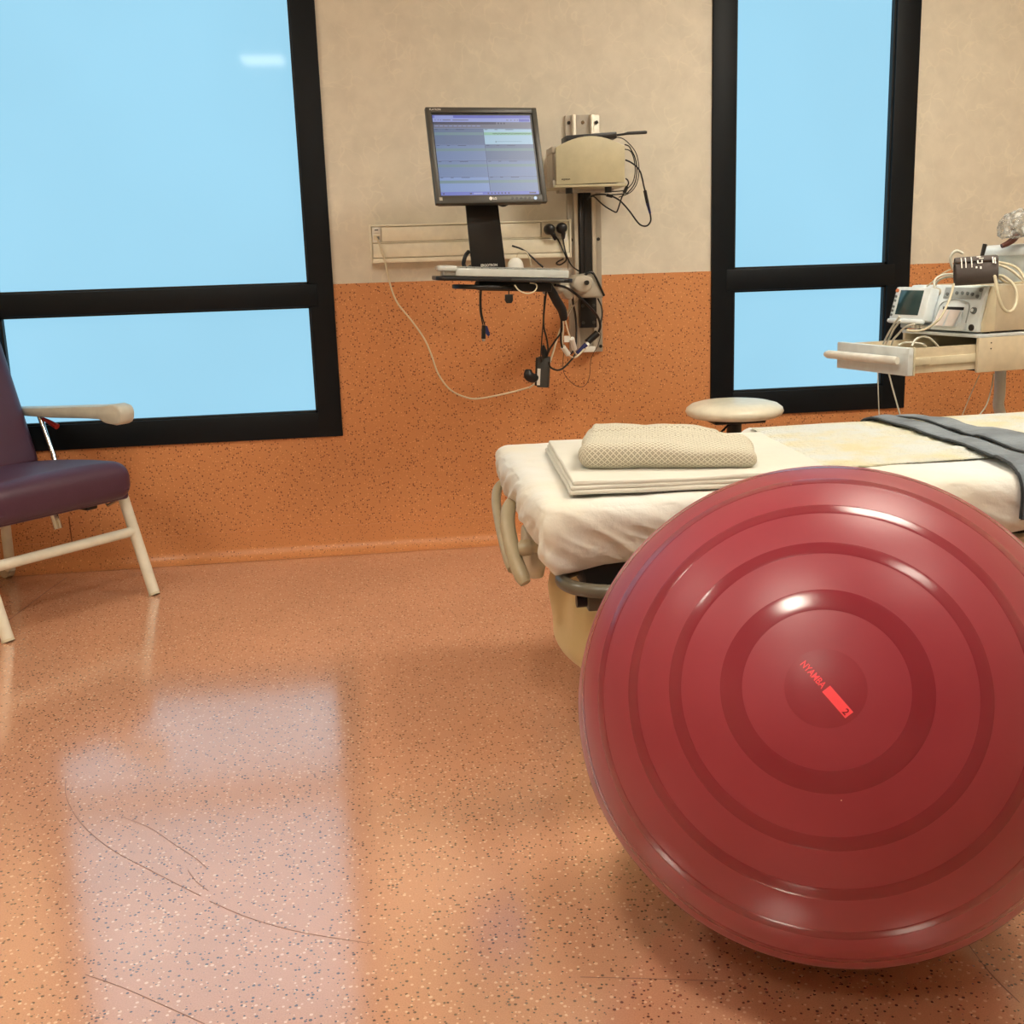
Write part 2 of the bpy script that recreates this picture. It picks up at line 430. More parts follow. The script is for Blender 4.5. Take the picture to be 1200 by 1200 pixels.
# world-space centre lines of cables, belts and floor marks (metres)
PATHS = {
    'network_cable': [(0.0407, 4.106, 1.1659),(0.0491, 4.1032, 1.1489),(0.069, 4.1005, 1.077),(0.0836, 4.1038, 0.9953),(0.1057, 4.1085, 0.9313),(0.1539, 4.11, 0.8658),(0.1959, 4.11, 0.8),(0.219, 4.1077, 0.741),(0.2414, 4.1031, 0.6688),(0.2841, 4.0938, 0.6088),(0.3471, 4.0754, 0.5783),(0.3978, 4.0554, 0.5782),(0.4938, 4.0277, 0.5963),(0.5627, 4.0, 0.6155),(0.561, 3.97, 0.6187),(0.6114, 3.9529, 0.6596),(0.6326, 3.9357, 0.711),(0.6602, 3.9357, 0.7916),(0.6754, 3.9443, 0.8281),(0.6945, 3.9571, 0.8643),(0.7185, 3.9786, 0.9002),(0.7489, 4.0, 0.9268)],
    'plug_cord_a': [(0.6852, 4.11, 1.1555),(0.702, 4.1075, 1.133),(0.7191, 4.105, 1.0945),(0.7281, 4.1025, 1.072),(0.724, 4.1, 1.0594),(0.7018, 4.0875, 1.0474),(0.6867, 4.075, 1.0522),(0.6926, 4.0625, 1.0601),(0.7089, 4.05, 1.0677)],
    'plug_cord_b': [(0.7149, 4.11, 1.161),(0.72, 4.106, 1.1261),(0.7252, 4.102, 1.0943),(0.7324, 4.08, 1.0622),(0.7391, 4.04, 1.0397),(0.754, 4.0, 1.0236)],
    'video_cord': [(0.4983, 3.86, 1.1162),(0.534, 3.855, 1.102),(0.5632, 3.85, 1.0774),(0.5864, 3.845, 1.0541),(0.6006, 3.84, 1.0405)],
    'tray_white_loop': [(0.4694, 3.6, 0.9884),(0.4837, 3.6033, 0.9711),(0.5098, 3.6067, 0.9606),(0.5336, 3.61, 0.9664),(0.5432, 3.6133, 0.9801),(0.5382, 3.6167, 0.9904),(0.5214, 3.62, 0.9932)],
    'lead_a': [(0.5968, 3.75, 0.9705),(0.5924, 3.7683, 0.9232),(0.5897, 3.7867, 0.8752),(0.5929, 3.805, 0.8382),(0.6041, 3.8233, 0.8005),(0.611, 3.8417, 0.7624),(0.6116, 3.86, 0.7426)],
    'lead_b': [(0.5889, 3.75, 0.9473),(0.5872, 3.78, 0.8636),(0.5853, 3.81, 0.802),(0.5845, 3.84, 0.739),(0.5892, 3.87, 0.718)],
    'lead_c': [(0.6544, 3.8, 0.8662),(0.6548, 3.815, 0.8232),(0.6361, 3.83, 0.7927),(0.6191, 3.845, 0.7649),(0.6116, 3.86, 0.7426)],
    'lead_d': [(0.6125, 3.85, 0.7186),(0.6197, 3.8583, 0.699),(0.6429, 3.8667, 0.6861),(0.6666, 3.875, 0.6906),(0.6908, 3.8833, 0.7095),(0.7086, 3.8917, 0.7268),(0.72, 3.9, 0.7414)],
    'sleeve': [(0.6, 3.72, 0.9797),(0.6161, 3.74, 0.9527),(0.6357, 3.76, 0.9219),(0.6522, 3.78, 0.8974),(0.6619, 3.8, 0.8661)],
    'white_cord_a': [(0.6584, 3.8, 0.8645),(0.661, 3.815, 0.8316),(0.6603, 3.83, 0.7968),(0.664, 3.845, 0.7648),(0.6785, 3.86, 0.7459),(0.6982, 3.8825, 0.7295),(0.7202, 3.905, 0.7252),(0.7427, 3.9275, 0.7384),(0.7618, 3.95, 0.752)],
    'white_cord_b': [(0.666, 3.8, 0.8643),(0.6761, 3.816, 0.831),(0.6871, 3.832, 0.8025),(0.6966, 3.848, 0.7805),(0.7077, 3.864, 0.7514),(0.7175, 3.88, 0.7359)],
    'white_cord_c': [(0.6783, 3.85, 0.8651),(0.7023, 3.9067, 0.8843),(0.7256, 3.9633, 0.9024),(0.7529, 4.02, 0.9227)],
    'black_cord_loop': [(0.6549, 3.81, 0.8643),(0.6543, 3.8167, 0.8318),(0.6538, 3.8233, 0.7906),(0.6596, 3.83, 0.766)],
    'adapter_body': [(0.7752, 3.98, 0.7691),(0.816, 3.98, 0.803)],
    'adapter_blue': [(0.7342, 3.95, 0.7336),(0.7675, 3.95, 0.7659)],
    'black_cable_right': [(0.6252, 3.75, 0.9817),(0.6733, 3.7929, 0.9695),(0.722, 3.8357, 0.9386),(0.7648, 3.8786, 0.9036),(0.7979, 3.9214, 0.8733),(0.8169, 3.9543, 0.8467),(0.8229, 3.9671, 0.8247),(0.8198, 3.98, 0.8065)],
    'black_cable_right_b': [(0.8282, 4.03, 0.9234),(0.8381, 4.0175, 0.8967),(0.8387, 4.005, 0.8651),(0.8302, 3.9925, 0.8375),(0.8198, 3.98, 0.8065)],
    'black_cable_mid': [(0.7203, 3.95, 0.9413),(0.7287, 3.98, 0.9053),(0.7408, 4.01, 0.8685),(0.7444, 4.0143, 0.8255),(0.742, 4.0057, 0.7903),(0.7373, 3.9929, 0.7626),(0.7219, 3.9714, 0.7397),(0.7088, 3.95, 0.7347)],
    'thin_wire': [(0.6854, 3.95, 0.7427),(0.6867, 3.9833, 0.701),(0.6953, 4.0167, 0.6617),(0.7191, 4.05, 0.6301),(0.7479, 4.0667, 0.6069),(0.7773, 4.0833, 0.5994),(0.7998, 4.1, 0.6161),(0.8054, 4.0833, 0.6509),(0.8059, 4.0667, 0.6965),(0.8143, 4.05, 0.7267),(0.8256, 4.03, 0.753),(0.8331, 4.01, 0.7936),(0.8237, 3.99, 0.8058)],
    'box_cord_a': [(0.8946, 4.02, 1.48),(0.9273, 4.0289, 1.475),(0.9561, 4.0378, 1.4538),(0.9774, 4.0467, 1.4289),(0.9891, 4.0556, 1.3967),(0.9924, 4.0622, 1.3605),(0.9853, 4.0667, 1.3241),(0.9704, 4.0711, 1.3007),(0.9517, 4.0756, 1.2885),(0.9211, 4.08, 1.2784)],
    'box_cord_b': [(0.9273, 4.0, 1.4522),(0.944, 4.0111, 1.4477),(0.9561, 4.0222, 1.4341),(0.9702, 4.0333, 1.4132),(0.9804, 4.0444, 1.3813),(0.9798, 4.0511, 1.3452),(0.9723, 4.0533, 1.3198),(0.955, 4.0556, 1.2982),(0.9397, 4.0578, 1.2895),(0.8854, 4.06, 1.2862)],
    'box_cord_c': [(0.9271, 4.0, 1.4361),(0.9417, 4.01, 1.435),(0.9556, 4.02, 1.4267),(0.9674, 4.03, 1.4021),(0.9734, 4.04, 1.3664),(0.9684, 4.045, 1.334),(0.9577, 4.05, 1.3162),(0.9353, 4.055, 1.3005),(0.8816, 4.06, 1.2973)],
    'box_cord_d': [(0.93, 4.0, 1.3369),(0.9385, 4.0086, 1.3319),(0.9431, 4.0171, 1.3215),(0.9383, 4.0257, 1.3094),(0.9324, 4.0343, 1.2937),(0.9239, 4.0407, 1.2759),(0.9164, 4.0429, 1.2541),(0.9088, 4.045, 1.2322),(0.9033, 4.0471, 1.225),(0.8901, 4.0493, 1.231),(0.8655, 4.0429, 1.2443),(0.844, 4.0321, 1.259),(0.8266, 4.0214, 1.2734),(0.8129, 4.0107, 1.2804),(0.7954, 4.0, 1.2765)],
    'box_cord_d_bead': [(0.9401, 4.025, 1.3112),(0.9283, 4.025, 1.2895)],
    'box_cord_e': [(0.9294, 4.0, 1.4001),(0.9487, 4.0087, 1.3933),(0.97, 4.0174, 1.3809),(0.9875, 4.0261, 1.3631),(0.9972, 4.0348, 1.3399),(1.0051, 4.0435, 1.3146),(1.0126, 4.0509, 1.2928),(1.0192, 4.0543, 1.267),(1.0278, 4.0578, 1.2334),(1.0337, 4.0613, 1.2111),(1.0353, 4.0648, 1.1924),(1.0262, 4.0683, 1.1778),(1.0123, 4.0683, 1.1744),(0.9956, 4.0648, 1.1804),(0.979, 4.0613, 1.1975),(0.9587, 4.0578, 1.2241),(0.9385, 4.0543, 1.2467),(0.9183, 4.0509, 1.2656),(0.8981, 4.0474, 1.2769),(0.878, 4.0439, 1.2846),(0.854, 4.0404, 1.2879),(0.83, 4.037, 1.2871),(0.8098, 4.0335, 1.2819),(0.7954, 4.03, 1.2711)],
    'box_cord_e_bead': [(1.013, 4.06, 1.299),(1.0226, 4.06, 1.2542)],
    'box_cord_e_conn': [(1.0226, 4.06, 1.2542),(1.0322, 4.06, 1.2185)],
    'box_cord_e_bead2': [(0.8653, 4.03, 1.2847),(0.8865, 4.03, 1.2791)],
    'ps2_cord_a': [(0.3666, 3.68, 0.9864),(0.3635, 3.68, 0.9463),(0.3632, 3.68, 0.911),(0.3663, 3.68, 0.8856),(0.3706, 3.68, 0.8626)],
    'ps2_cord_b': [(0.3717, 3.685, 0.9861),(0.3681, 3.685, 0.946),(0.3678, 3.685, 0.9107),(0.371, 3.685, 0.8852),(0.3773, 3.685, 0.8621)],
    'ps2_conn': [(0.3732, 3.68, 0.8614),(0.3705, 3.68, 0.8177)],
    'tray_tag': [(0.4524, 3.62, 0.9744),(0.452, 3.62, 0.9595),(0.451, 3.62, 0.9297)],
    'hose_a': [(1.7444, 3.2, 0.9532),(1.7276, 3.175, 0.9343),(1.7069, 3.15, 0.9119),(1.6822, 3.125, 0.8861),(1.6536, 3.1, 0.8608),(1.6323, 3.105, 0.84),(1.6063, 3.11, 0.827),(1.5797, 3.115, 0.8247),(1.5612, 3.12, 0.8283)],
    'hose_b': [(1.8245, 3.3, 1.041),(1.8086, 3.304, 1.0496),(1.7957, 3.308, 1.044),(1.7899, 3.312, 1.028),(1.7977, 3.316, 1.0074),(1.8095, 3.32, 0.9927)],
    'hose_c': [(1.808, 3.32, 0.9804),(1.7743, 3.315, 0.9795),(1.7479, 3.31, 0.9702),(1.7372, 3.305, 0.9563),(1.7374, 3.3, 0.9441)],
    'hose_d': [(1.8139, 3.33, 0.972),(1.7855, 3.3267, 0.9709),(1.7598, 3.3233, 0.9615),(1.7479, 3.32, 0.9443)],
    'hose_e': [(1.8416, 3.4, 0.9938),(1.824, 3.4167, 0.9817),(1.8065, 3.4333, 0.9611),(1.7887, 3.45, 0.9411)],
    'hose_f': [(1.9192, 3.3, 1.0116),(1.9446, 3.275, 1.0086),(1.9657, 3.25, 0.9977),(1.9715, 3.225, 0.9814),(1.9781, 3.2, 0.9492)],
    'hose_g': [(1.916, 3.29, 1.0055),(1.9363, 3.2675, 1.0007),(1.9547, 3.245, 0.9859),(1.9689, 3.2225, 0.9654),(1.9784, 3.2, 0.9452)],
    'hose_h': [(1.8582, 3.2, 0.9911),(1.8657, 3.1891, 0.977),(1.8676, 3.1782, 0.9492),(1.8716, 3.17, 0.9135),(1.8867, 3.17, 0.8811),(1.905, 3.17, 0.8665),(1.9252, 3.1755, 0.8715),(1.9411, 3.1864, 0.8947),(1.9454, 3.1973, 0.9264),(1.9384, 3.2136, 0.9504),(1.9217, 3.2318, 0.9689),(1.9148, 3.25, 0.9711)],
    'hose_i': [(1.9445, 3.3, 0.9657),(1.9725, 3.3, 0.9484),(2.0084, 3.3, 0.9471),(2.0397, 3.3, 0.9502)],
    'lead_1': [(1.5533, 3.15, 0.8665),(1.5498, 3.1833, 0.8374),(1.5581, 3.2333, 0.8064),(1.5781, 3.3, 0.7769)],
    'lead_2': [(1.556, 3.15, 0.8546),(1.5544, 3.1833, 0.8293),(1.5669, 3.2333, 0.8019),(1.587, 3.3, 0.7745)],
    'lead_3': [(1.5854, 3.12, 0.845),(1.5766, 3.16, 0.8336),(1.5761, 3.2, 0.8115),(1.574, 3.225, 0.794),(1.5804, 3.25, 0.7759)],
    'lead_4': [(1.5701, 3.1, 0.7821),(1.5868, 3.11, 0.8004),(1.6125, 3.12, 0.8066),(1.6389, 3.13, 0.801),(1.6619, 3.14, 0.7856),(1.6784, 3.15, 0.7743)],
    'lead_5': [(1.553, 3.15, 0.7815),(1.5758, 3.1625, 0.7877),(1.6119, 3.175, 0.7855),(1.6485, 3.1875, 0.7792),(1.6661, 3.2, 0.7708)],
    'hang_1': [(1.5395, 3.25, 0.6951),(1.5428, 3.25, 0.6448),(1.5494, 3.25, 0.5612)],
    'hang_2': [(1.5508, 3.2, 0.6961),(1.5672, 3.2, 0.643),(1.5921, 3.2, 0.5685)],
    'hang_3': [(1.9304, 3.35, 0.6599),(1.9047, 3.35, 0.5994),(1.8792, 3.35, 0.5324)],
    'hang_4': [(1.9794, 3.35, 0.6608),(1.9632, 3.3333, 0.6108),(1.9402, 3.3167, 0.5645),(1.9096, 3.3, 0.5373)],
    'cart_post': [(2.0901, 3.5, 0.6464),(2.0927, 3.5, 0.6081),(2.0932, 3.5, 0.5697),(2.0912, 3.5, 0.539),(2.1015, 3.5, 0.5076)],
    'belt1_u': [(1.3765, 2.8097, 0.622),(1.3963, 2.6652, 0.622),(1.3803, 2.4655, 0.622),(1.3803, 2.3528, 0.622),(1.3529, 2.1555, 0.622)],
    'belt1_l': [(1.3148, 2.7628, 0.622),(1.3182, 2.6329, 0.622),(1.3115, 2.4574, 0.622),(1.3056, 2.2752, 0.622),(1.2679, 2.0169, 0.622)],
    'belt2_u': [(1.4286, 2.7421, 0.627),(1.4655, 2.6849, 0.627),(1.4574, 2.5456, 0.627),(1.496, 2.4423, 0.627),(1.5119, 2.364, 0.627)],
    'belt2_l': [(1.3928, 2.6456, 0.627),(1.3822, 2.5095, 0.627),(1.3755, 2.4188, 0.627),(1.3811, 2.3298, 0.627),(1.344, 2.0957, 0.627)],
    'pad': [(0.8921, 2.6202, 0.615),(0.9822, 2.7707, 0.615),(1.3659, 2.8144, 0.615),(1.3797, 2.5654, 0.615),(1.3209, 2.2662, 0.615),(1.1283, 2.2372, 0.615),(0.9191, 2.196, 0.615),(0.7723, 2.2008, 0.615)],
    'scratch1': [(-0.7083, 2.3251, 0.0),(-0.6821, 2.2279, 0.0),(-0.6239, 2.1067, 0.0),(-0.5418, 1.9911, 0.0),(-0.4454, 1.8906, 0.0),(-0.3488, 1.7939, 0.0)],
    'scratch2': [(-0.3318, 1.7747, 0.0),(-0.2606, 1.7125, 0.0),(-0.1728, 1.6548, 0.0),(-0.0553, 1.6007, 0.0)],
    'scratch3': [(-0.5499, 2.1209, 0.0),(-0.4846, 2.0629, 0.0),(-0.4231, 1.9849, 0.0),(-0.3788, 1.9294, 0.0),(-0.3515, 1.888, 0.0)],
    'scratch4': [(-0.3844, 1.8852, 0.0),(-0.3633, 1.8437, 0.0),(-0.3377, 1.8082, 0.0)],
    'scratch5': [(-0.4954, 1.5981, 0.0),(-0.4211, 1.5473, 0.0),(-0.2938, 1.447, 0.0)],
    'scratch6': [(0.8658, 1.4505, 0.0),(0.8587, 1.3647, 0.0),(0.8633, 1.2945, 0.0)],
    'scratch7': [(0.2573, 1.4598, 0.0),(0.3572, 1.4382, 0.0),(0.4678, 1.4127, 0.0)],
    'seam': [(-1.1401, 4.0453, 0.0),(-1.1626, 3.8745, 0.0),(-1.1938, 3.5527, 0.0)],
}

def place(loc, rz=0.0, rx=0.0, ry=0.0):
    return Matrix.Translation(loc) @ Matrix.Rotation(rz, 4, 'Z') @ Matrix.Rotation(ry, 4, 'Y') @ Matrix.Rotation(rx, 4, 'X')

def world_part(o, parent):
    """parent a mesh whose vertices are in world coordinates"""
    mx = Matrix.Translation(parent.location) @ parent.rotation_euler.to_matrix().to_4x4()
    o.parent = parent; o.matrix_parent_inverse = mx.inverted(); return o

def axis_coords(a, b, r, n):
    e = [0.0, 0.12, 0.3, 0.55, 0.8]
    lo = [a+r*k for k in e]; hi = [b-r*k for k in reversed(e)]
    mid = [a+r+(b-a-2*r)*k/n for k in range(n+1)]
    return lo+mid+hi

def soft_box(lo, hi, r, n, disp=None, uv=None):
    """rounded box as an even skin of quads; disp(p, normal) gives an offset"""
    lo = Vector(lo); hi = Vector(hi)
    ax = [axis_coords(lo[i], hi[i], r, n[i]) for i in range(3)]
    verts = {}; vs = []; fs = []; uvs = []
    def vert(p):
        k = (round(p[0], 5), round(p[1], 5), round(p[2], 5))
        if k in verts: return verts[k]
        p = Vector(p); q = Vector([min(max(p[i], lo[i]+r), hi[i]-r) for i in range(3)])
        d = p-q
        nn = d.normalized() if d.length > 1e-9 else Vector((0, 0, 1))
        w = q+nn*r if d.length > 1e-9 else p
        if disp: w = w+disp(w, nn)
        verts[k] = len(vs); vs.append(tuple(w)); uvs.append(uv(p, nn) if uv else (0, 0)); return verts[k]
    for a in range(3):
        b, c = (a+1) % 3, (a+2) % 3
        for side, val in ((0, lo[a]), (1, hi[a])):
            for i in range(len(ax[b])-1):
                for j in range(len(ax[c])-1):
                    q = []
                    for di, dj in ((0, 0), (1, 0), (1, 1), (0, 1)):
                        p = [0, 0, 0]; p[a] = val; p[b] = ax[b][i+di]; p[c] = ax[c][j+dj]; q.append(vert(p))
                    if not side: q.reverse()
                    if len(set(q)) == 4: fs.append(tuple(q))
    m = MB(); m.add(vs, fs)
    if uv: m.uv = uvs
    return m

def nz(x, y, z=0.0): return noise.noise(Vector((x, y, z)))

# ================================================================ THE ROOM
WALL_Y = 4.17
RX0, RX1, RY0, RH = -2.3, 3.3, -2.1, 2.6
WTOP = 2.24
W1 = (-1.38, -0.122); W2 = (1.294, 2.085)
WZ0 = 0.449; DADO = 1.005

fl = MB().box(RX0, RX1, RY0, WALL_Y+0.1, -0.1, 0.0).out('floor', 'floor', smooth=0); struct(fl)
def ribbon(pts, w, z, t=0.0004):
    P = spline([Vector(p) for p in pts], 8); m = MB(); vs = []; fs = []
    for i, p in enumerate(P):
        a = P[max(i-1, 0)]; b = P[min(i+1, len(P)-1)]; d = (b-a).normalized(); s = Vector((-d.y, d.x, 0))*w/2
        for q in (p-s, p+s): vs += [(q.x, q.y, z), (q.x, q.y, z+t)]
    for i in range(len(P)-1):
        o = i*4; fs += [(o+1, o+3, o+7, o+5), (o, o+1, o+5, o+4), (o+2, o+6, o+7, o+3)]
    return m.add(vs, fs)
for k in ('scratch1', 'scratch2', 'scratch3', 'scratch4', 'scratch5', 'scratch6', 'scratch7'):
    ribbon(PATHS[k], 0.0011, 0.0).out('scuff_mark', 'scuff', fl)
ribbon(PATHS['seam'], 0.0035, 0.0).out('vinyl_seam', 'seamline', fl)

ce = struct(MB().box(RX0, RX1, RY0, WALL_Y+0.1, RH, RH+0.1).out('ceiling', 'ceiling', smooth=0))
struct(MB().box(RX0-0.1, RX0, RY0, WALL_Y+0.1, 0, RH).out('wall_left', 'room_paint', smooth=0))
struct(MB().box(RX1, RX1+0.1, RY0, WALL_Y+0.1, 0, RH).out('wall_right', 'room_paint', smooth=0))
struct(MB().box(RX0-0.1, RX1+0.1, RY0-0.1, RY0, 0, RH).out('wall_front', 'room_paint', smooth=0))
m = MB()
Y0, Y1 = WALL_Y, WALL_Y+0.2
for x0, x1 in ((RX0, W1[0]), (W1[1], W2[0]), (W2[1], RX1)): m.box(x0, x1, Y0, Y1, 0.0, RH)
for x0, x1 in (W1, W2):
    m.box(x0, x1, Y0, Y1, WTOP, RH); m.box(x0, x1, Y0, Y1, 0.0, WZ0)
wall = struct(m.out('wall_back', 'wallpaper', smooth=0))
m = MB(); ys = WALL_Y-0.003
for x0, x1 in ((RX0, W1[0]), (W1[1], W2[0]), (W2[1], RX1)): m.box(x0, x1, ys, Y0, 0.05, DADO)
for x0, x1 in (W1, W2): m.box(x0, x1, ys, Y0, 0.05, WZ0)
m.out('wainscot', 'wainscot', wall, 0)
# coved skirting: the sheet curves from the wall onto the floor
prof = [(WALL_Y, 0.105), (WALL_Y-0.0055, 0.105), (WALL_Y-0.006, 0.045)]
for k in range(1, 8):
    a = k/7*PI/2; prof.append((WALL_Y-0.006-0.045*(1-math.cos(a)), 0.047-0.045*math.sin(a)))
prof += [(WALL_Y-0.058, 0.001), (WALL_Y, 0.001)]
struct(MB().prism([(y, z) for y, z in prof], RX0, RX1, 'x').out('baseboard_back', 'wainscot', smooth=50))
MB().box(-1.141, -1.138, WALL_Y-0.0045, WALL_Y-0.002, 0.1, 0.20).out('vinyl_seam', 'seamline', wall, 0)

def window(name, x0, x1, ox0, ox1):
    F0, F1 = WALL_Y-0.014, WALL_Y+0.09
    top = WTOP; zt0, zt1 = 0.929, 1.009; oz0, oz1 = 0.541, top-0.09
    m = MB()
    m.box(x0, ox0, F0, F1, WZ0, top, 0.003); m.box(ox1, x1, F0, F1, WZ0, top, 0.003)
    m.box(ox0-0.004, ox1+0.004, F0+0.001, F1, WZ0, oz0, 0.003); m.box(ox0-0.004, ox1+0.004, F0+0.001, F1, oz1, top, 0.003)
    w = struct(m.out(name, 'frame'))
    MB().box(ox0-0.03, ox1+0.03, F0-0.003, F1-0.001, zt0, zt1, 0.003).out('transom', 'frame', w)
    for a, b in ((oz0, zt0), (zt1, oz1)):
        MB().box(ox0-0.012, ox1+0.012, WALL_Y+0.022, WALL_Y+0.032, a-0.012, b+0.012).out('pane', 'pane', w, 0)
        g = MB(); t = 0.007; ya, yb = F0+0.012, WALL_Y+0.024
        g.box(ox0, ox0+t, ya, yb, a, b); g.box(ox1-t, ox1, ya, yb, a, b); g.box(ox0, ox1, ya, yb, a, a+t); g.box(ox0, ox1, ya, yb, b-t, b)
        g.out('glazing_bead', 'gasket', w, 0)
    return w
window('window_1', W1[0], W1[1], -1.293, -0.209)
window('window_2', W2[0], W2[1], 1.382, 1.992)

for x, y, sz, glow, lab in ((-0.21, 0.90, (0.17, 0.17), 132, 'flat warm ceiling light panel above the open floor'), (-1.45, 2.60, (0.20, 0.20), 50, 'added flat warm ceiling light panel brightening the left side above the armchair'),  # the panel above the armchair is added to brighten the left side
                  (1.62, 1.04, (0.30, 0.14), 30, 'flat warm ceiling light panel above the exercise ball'),
                  (1.72, 2.50, (0.44, 0.30), 34, 'flat warm ceiling light panel above the bed'), (-0.66, -0.46, (0.165, 0.22), 50, 'small rectangular warm ceiling light panel far from the windows')):
    t = thing('ceiling_light', lab, 'ceiling light', (x, y, RH), 0, 'ceiling light panels')
    m = MB(); a, b = sz; e = 0.012
    m.box(-a, a, -b, -b+e, -0.02, 0); m.box(-a, a, b-e, b, -0.02, 0); m.box(-a, -a+e, -b+e, b-e, -0.02, 0); m.box(a-e, a, -b+e, b-e, -0.02, 0)
    m.out('frame', 'lamp_frame', t, 0)
    MB().box(-a+e, a-e, -b+e, b-e, -0.013, -0.003).out('diffuser', emitter('lamp_diffuser', LAMP_COLOR, glow*LAMP_GLOW, 0.4), t, 0)

# ================================================================ EXERCISE BALL
BC = Vector((0.664, 1.533, 0.3705)); BR = 0.377
POLE = Vector((-0.361, -0.822, 0.44)).normalized()
def ball_pt(d, r=BR):
    """direction from the centre -> point on the slightly sagging ball"""
    p = Vector((d.x*1.012, d.y*1.012, d.z*0.985))*r
    p.x *= 1+0.006*nz(d.x*2.5, d.y*2.5, d.z*2.5)
    z = p.z+BC.z
    if z < 0.012: z = max(0.0006+(r-BR), 0.012*math.exp((z-0.012)/0.012)*0.9+0.0006)
    return Vector((p.x, p.y, z-BC.z))
px_ = POLE.orthogonal().normalized(); py_ = POLE.cross(px_)
def ball_strip(th, n=128):
    m = MB(); vs = []; fs = []
    for a, h in th:
        for j in range(n):
            f = 2*PI*j/n
            d = POLE*math.cos(a)+(px_*math.cos(f)+py_*math.sin(f))*math.sin(a)
            vs.append(ball_pt(d, BR+h))
    for i in range(len(th)-1):
        for j in range(n): fs.append((i*n+j, i*n+(j+1) % n, (i+1)*n+(j+1) % n, (i+1)*n+j))
    return m.add(vs, fs)
ball = thing('exercise_ball', 'large shiny dark red inflatable exercise ball resting on the floor in front of the bed', 'exercise ball', BC)
ball_strip([(R(0.15+179.7*i/120), 0) for i in range(121)]).out('body', 'ball', ball, 180)
def band(a, b):
    e = min(0.35, (b-a)*0.2)
    th = [(R(a), 0.00012), (R(a+e), 0.0004)]+[(R(a+e+(b-a-2*e)*k/4), 0.0004) for k in range(1, 5)]+[(R(b), 0.00012)]
    return ball_strip(th)
BANDS = [(15.3, 19.7), (28.3, 31.3), (40.2, 43.3), (53.2, 56.2), (66, 69), (78.5, 81.5)]
for a, b in BANDS+[(180-b, 180-a) for a, b in BANDS]: band(a, b).out('ridge', 'ball_band', ball, 60)
ball_strip([(R(0.05), 0.0008), (R(2), 0.0008), (R(4), 0.0007), (R(6.6), 0.0005), (R(7.4), 0.0001)]).out('end_disc', 'ball_disc', ball, 60)
ud = CR*0.64-CU*0.768; vd = CR*0.768+CU*0.64
ud = (ud-POLE*ud.dot(POLE)).normalized(); vd = POLE.cross(ud)
if vd.dot(CR*0.768+CU*0.64) < 0: vd = -vd
def on_ball(name, vs, fs, mat, lift):
    P = [ball_pt((POLE*BR+ud*a+vd*b).normalized(), BR+lift) for a, b in vs]
    return MB().add(P, fs).out(name, mat, ball, 0)
vs, fs = text_shape('NYAMBA', 0.0125, 0.0002)
x0 = min(v[0] for v in vs); x1 = max(v[0] for v in vs)
vs = [(-0.041+(a-x0)/(x1-x0)*0.039, b-0.0044) for a, b in vs]
on_ball('brand_lettering', vs, fs, 'ball_print', 0.0012)
g = 6; vs = [(0.001+0.041*i/g, -0.0062+0.0124*j) for i in range(g+1) for j in (0, 1)]
on_ball('print_patch', vs, [(2*i, 2*i+1, 2*i+3, 2*i+2) for i in range(g)], 'ball_print', 0.0011)
vs, fs = text_shape('2', 0.0115, 0.0002); vs = [(a+0.0335, b-0.0042) for a, b in vs]
on_ball('print_number', vs, fs, 'ball_band', 0.0014)

# ================================================================ BED
bed = thing('delivery_bed', 'adjustable hospital bed with cream fitted sheet behind the red ball', 'bed', (1.35, 2.475, 0))
def W(o): return world_part(o, bed)
def sheet_disp(x_end):
    def f(p, n):
        d = Vector((0, 0, 0)); side = 1-max(0, n.z)
        low = max(0.0, min(1.0, (0.60-p.z)/0.13))
        if n.z < 0.75:
            q = p.x if abs(n.y) > abs(n.x) else p.y*1.0
            s = q*0.8+p.z*1.5                                  # creases run down and along
            cr = (1-abs(nz(s*13, q*2.2, 1)))**3*0.018+(1-abs(nz(s*26+9, q*4, 5)))**3*0.008
            w = 0.006*math.sin(17*q+3*nz(q*4, p.z*5, 1))+cr+0.003*nz(q*40, p.z*30, 22)-0.012
            d += Vector((n.x, n.y, 0))*w*(0.15+low)*1.1
            d += Vector((-n.x, -n.y, 0))*0.03*low*low        # hem tucks under the mattress
        d.z += 0.004*nz(p.x*6, p.y*6, 2)*max(0, n.z) + 0.0015*nz(p.x*28, p.y*20, 7)*max(0, n.z)
        cx = max(0, 1-abs(p.x-x_end)/0.14)*max(0, 1-abs(p.y-2.07)/0.12)
        d.z -= 0.042*cx*low
        d.z += 0.018*low*math.sin(p.x*9+1)*(p.y < 2.3)
        return d
    return f
W(soft_box((0.298, 2.07, 0.476), (0.955, 2.885, 0.593), 0.042, (110, 80, 18), sheet_disp(0.298)).out('foot_section_mattress', 'sheet', smooth=180))
W(soft_box((0.955, 2.022, 0.484), (2.40, 2.88, 0.607), 0.045, (180, 50, 16), sheet_disp(5)).out('main_mattress', 'sheet', smooth=180))
W(MB().box(0.42, 2.35, 2.16, 2.80, 0.43, 0.49, 0.01).box(0.40, 0.52, 2.12, 2.84, 0.40, 0.46, 0.01).out('mattress_platform', 'black_matt'))
W(MB().box(0.50, 2.3, 2.13, 2.17, 0.39, 0.455, 0.008).box(0.50, 2.3, 2.79, 2.83, 0.39, 0.455, 0.008).out('frame', 'bed_plastic'))
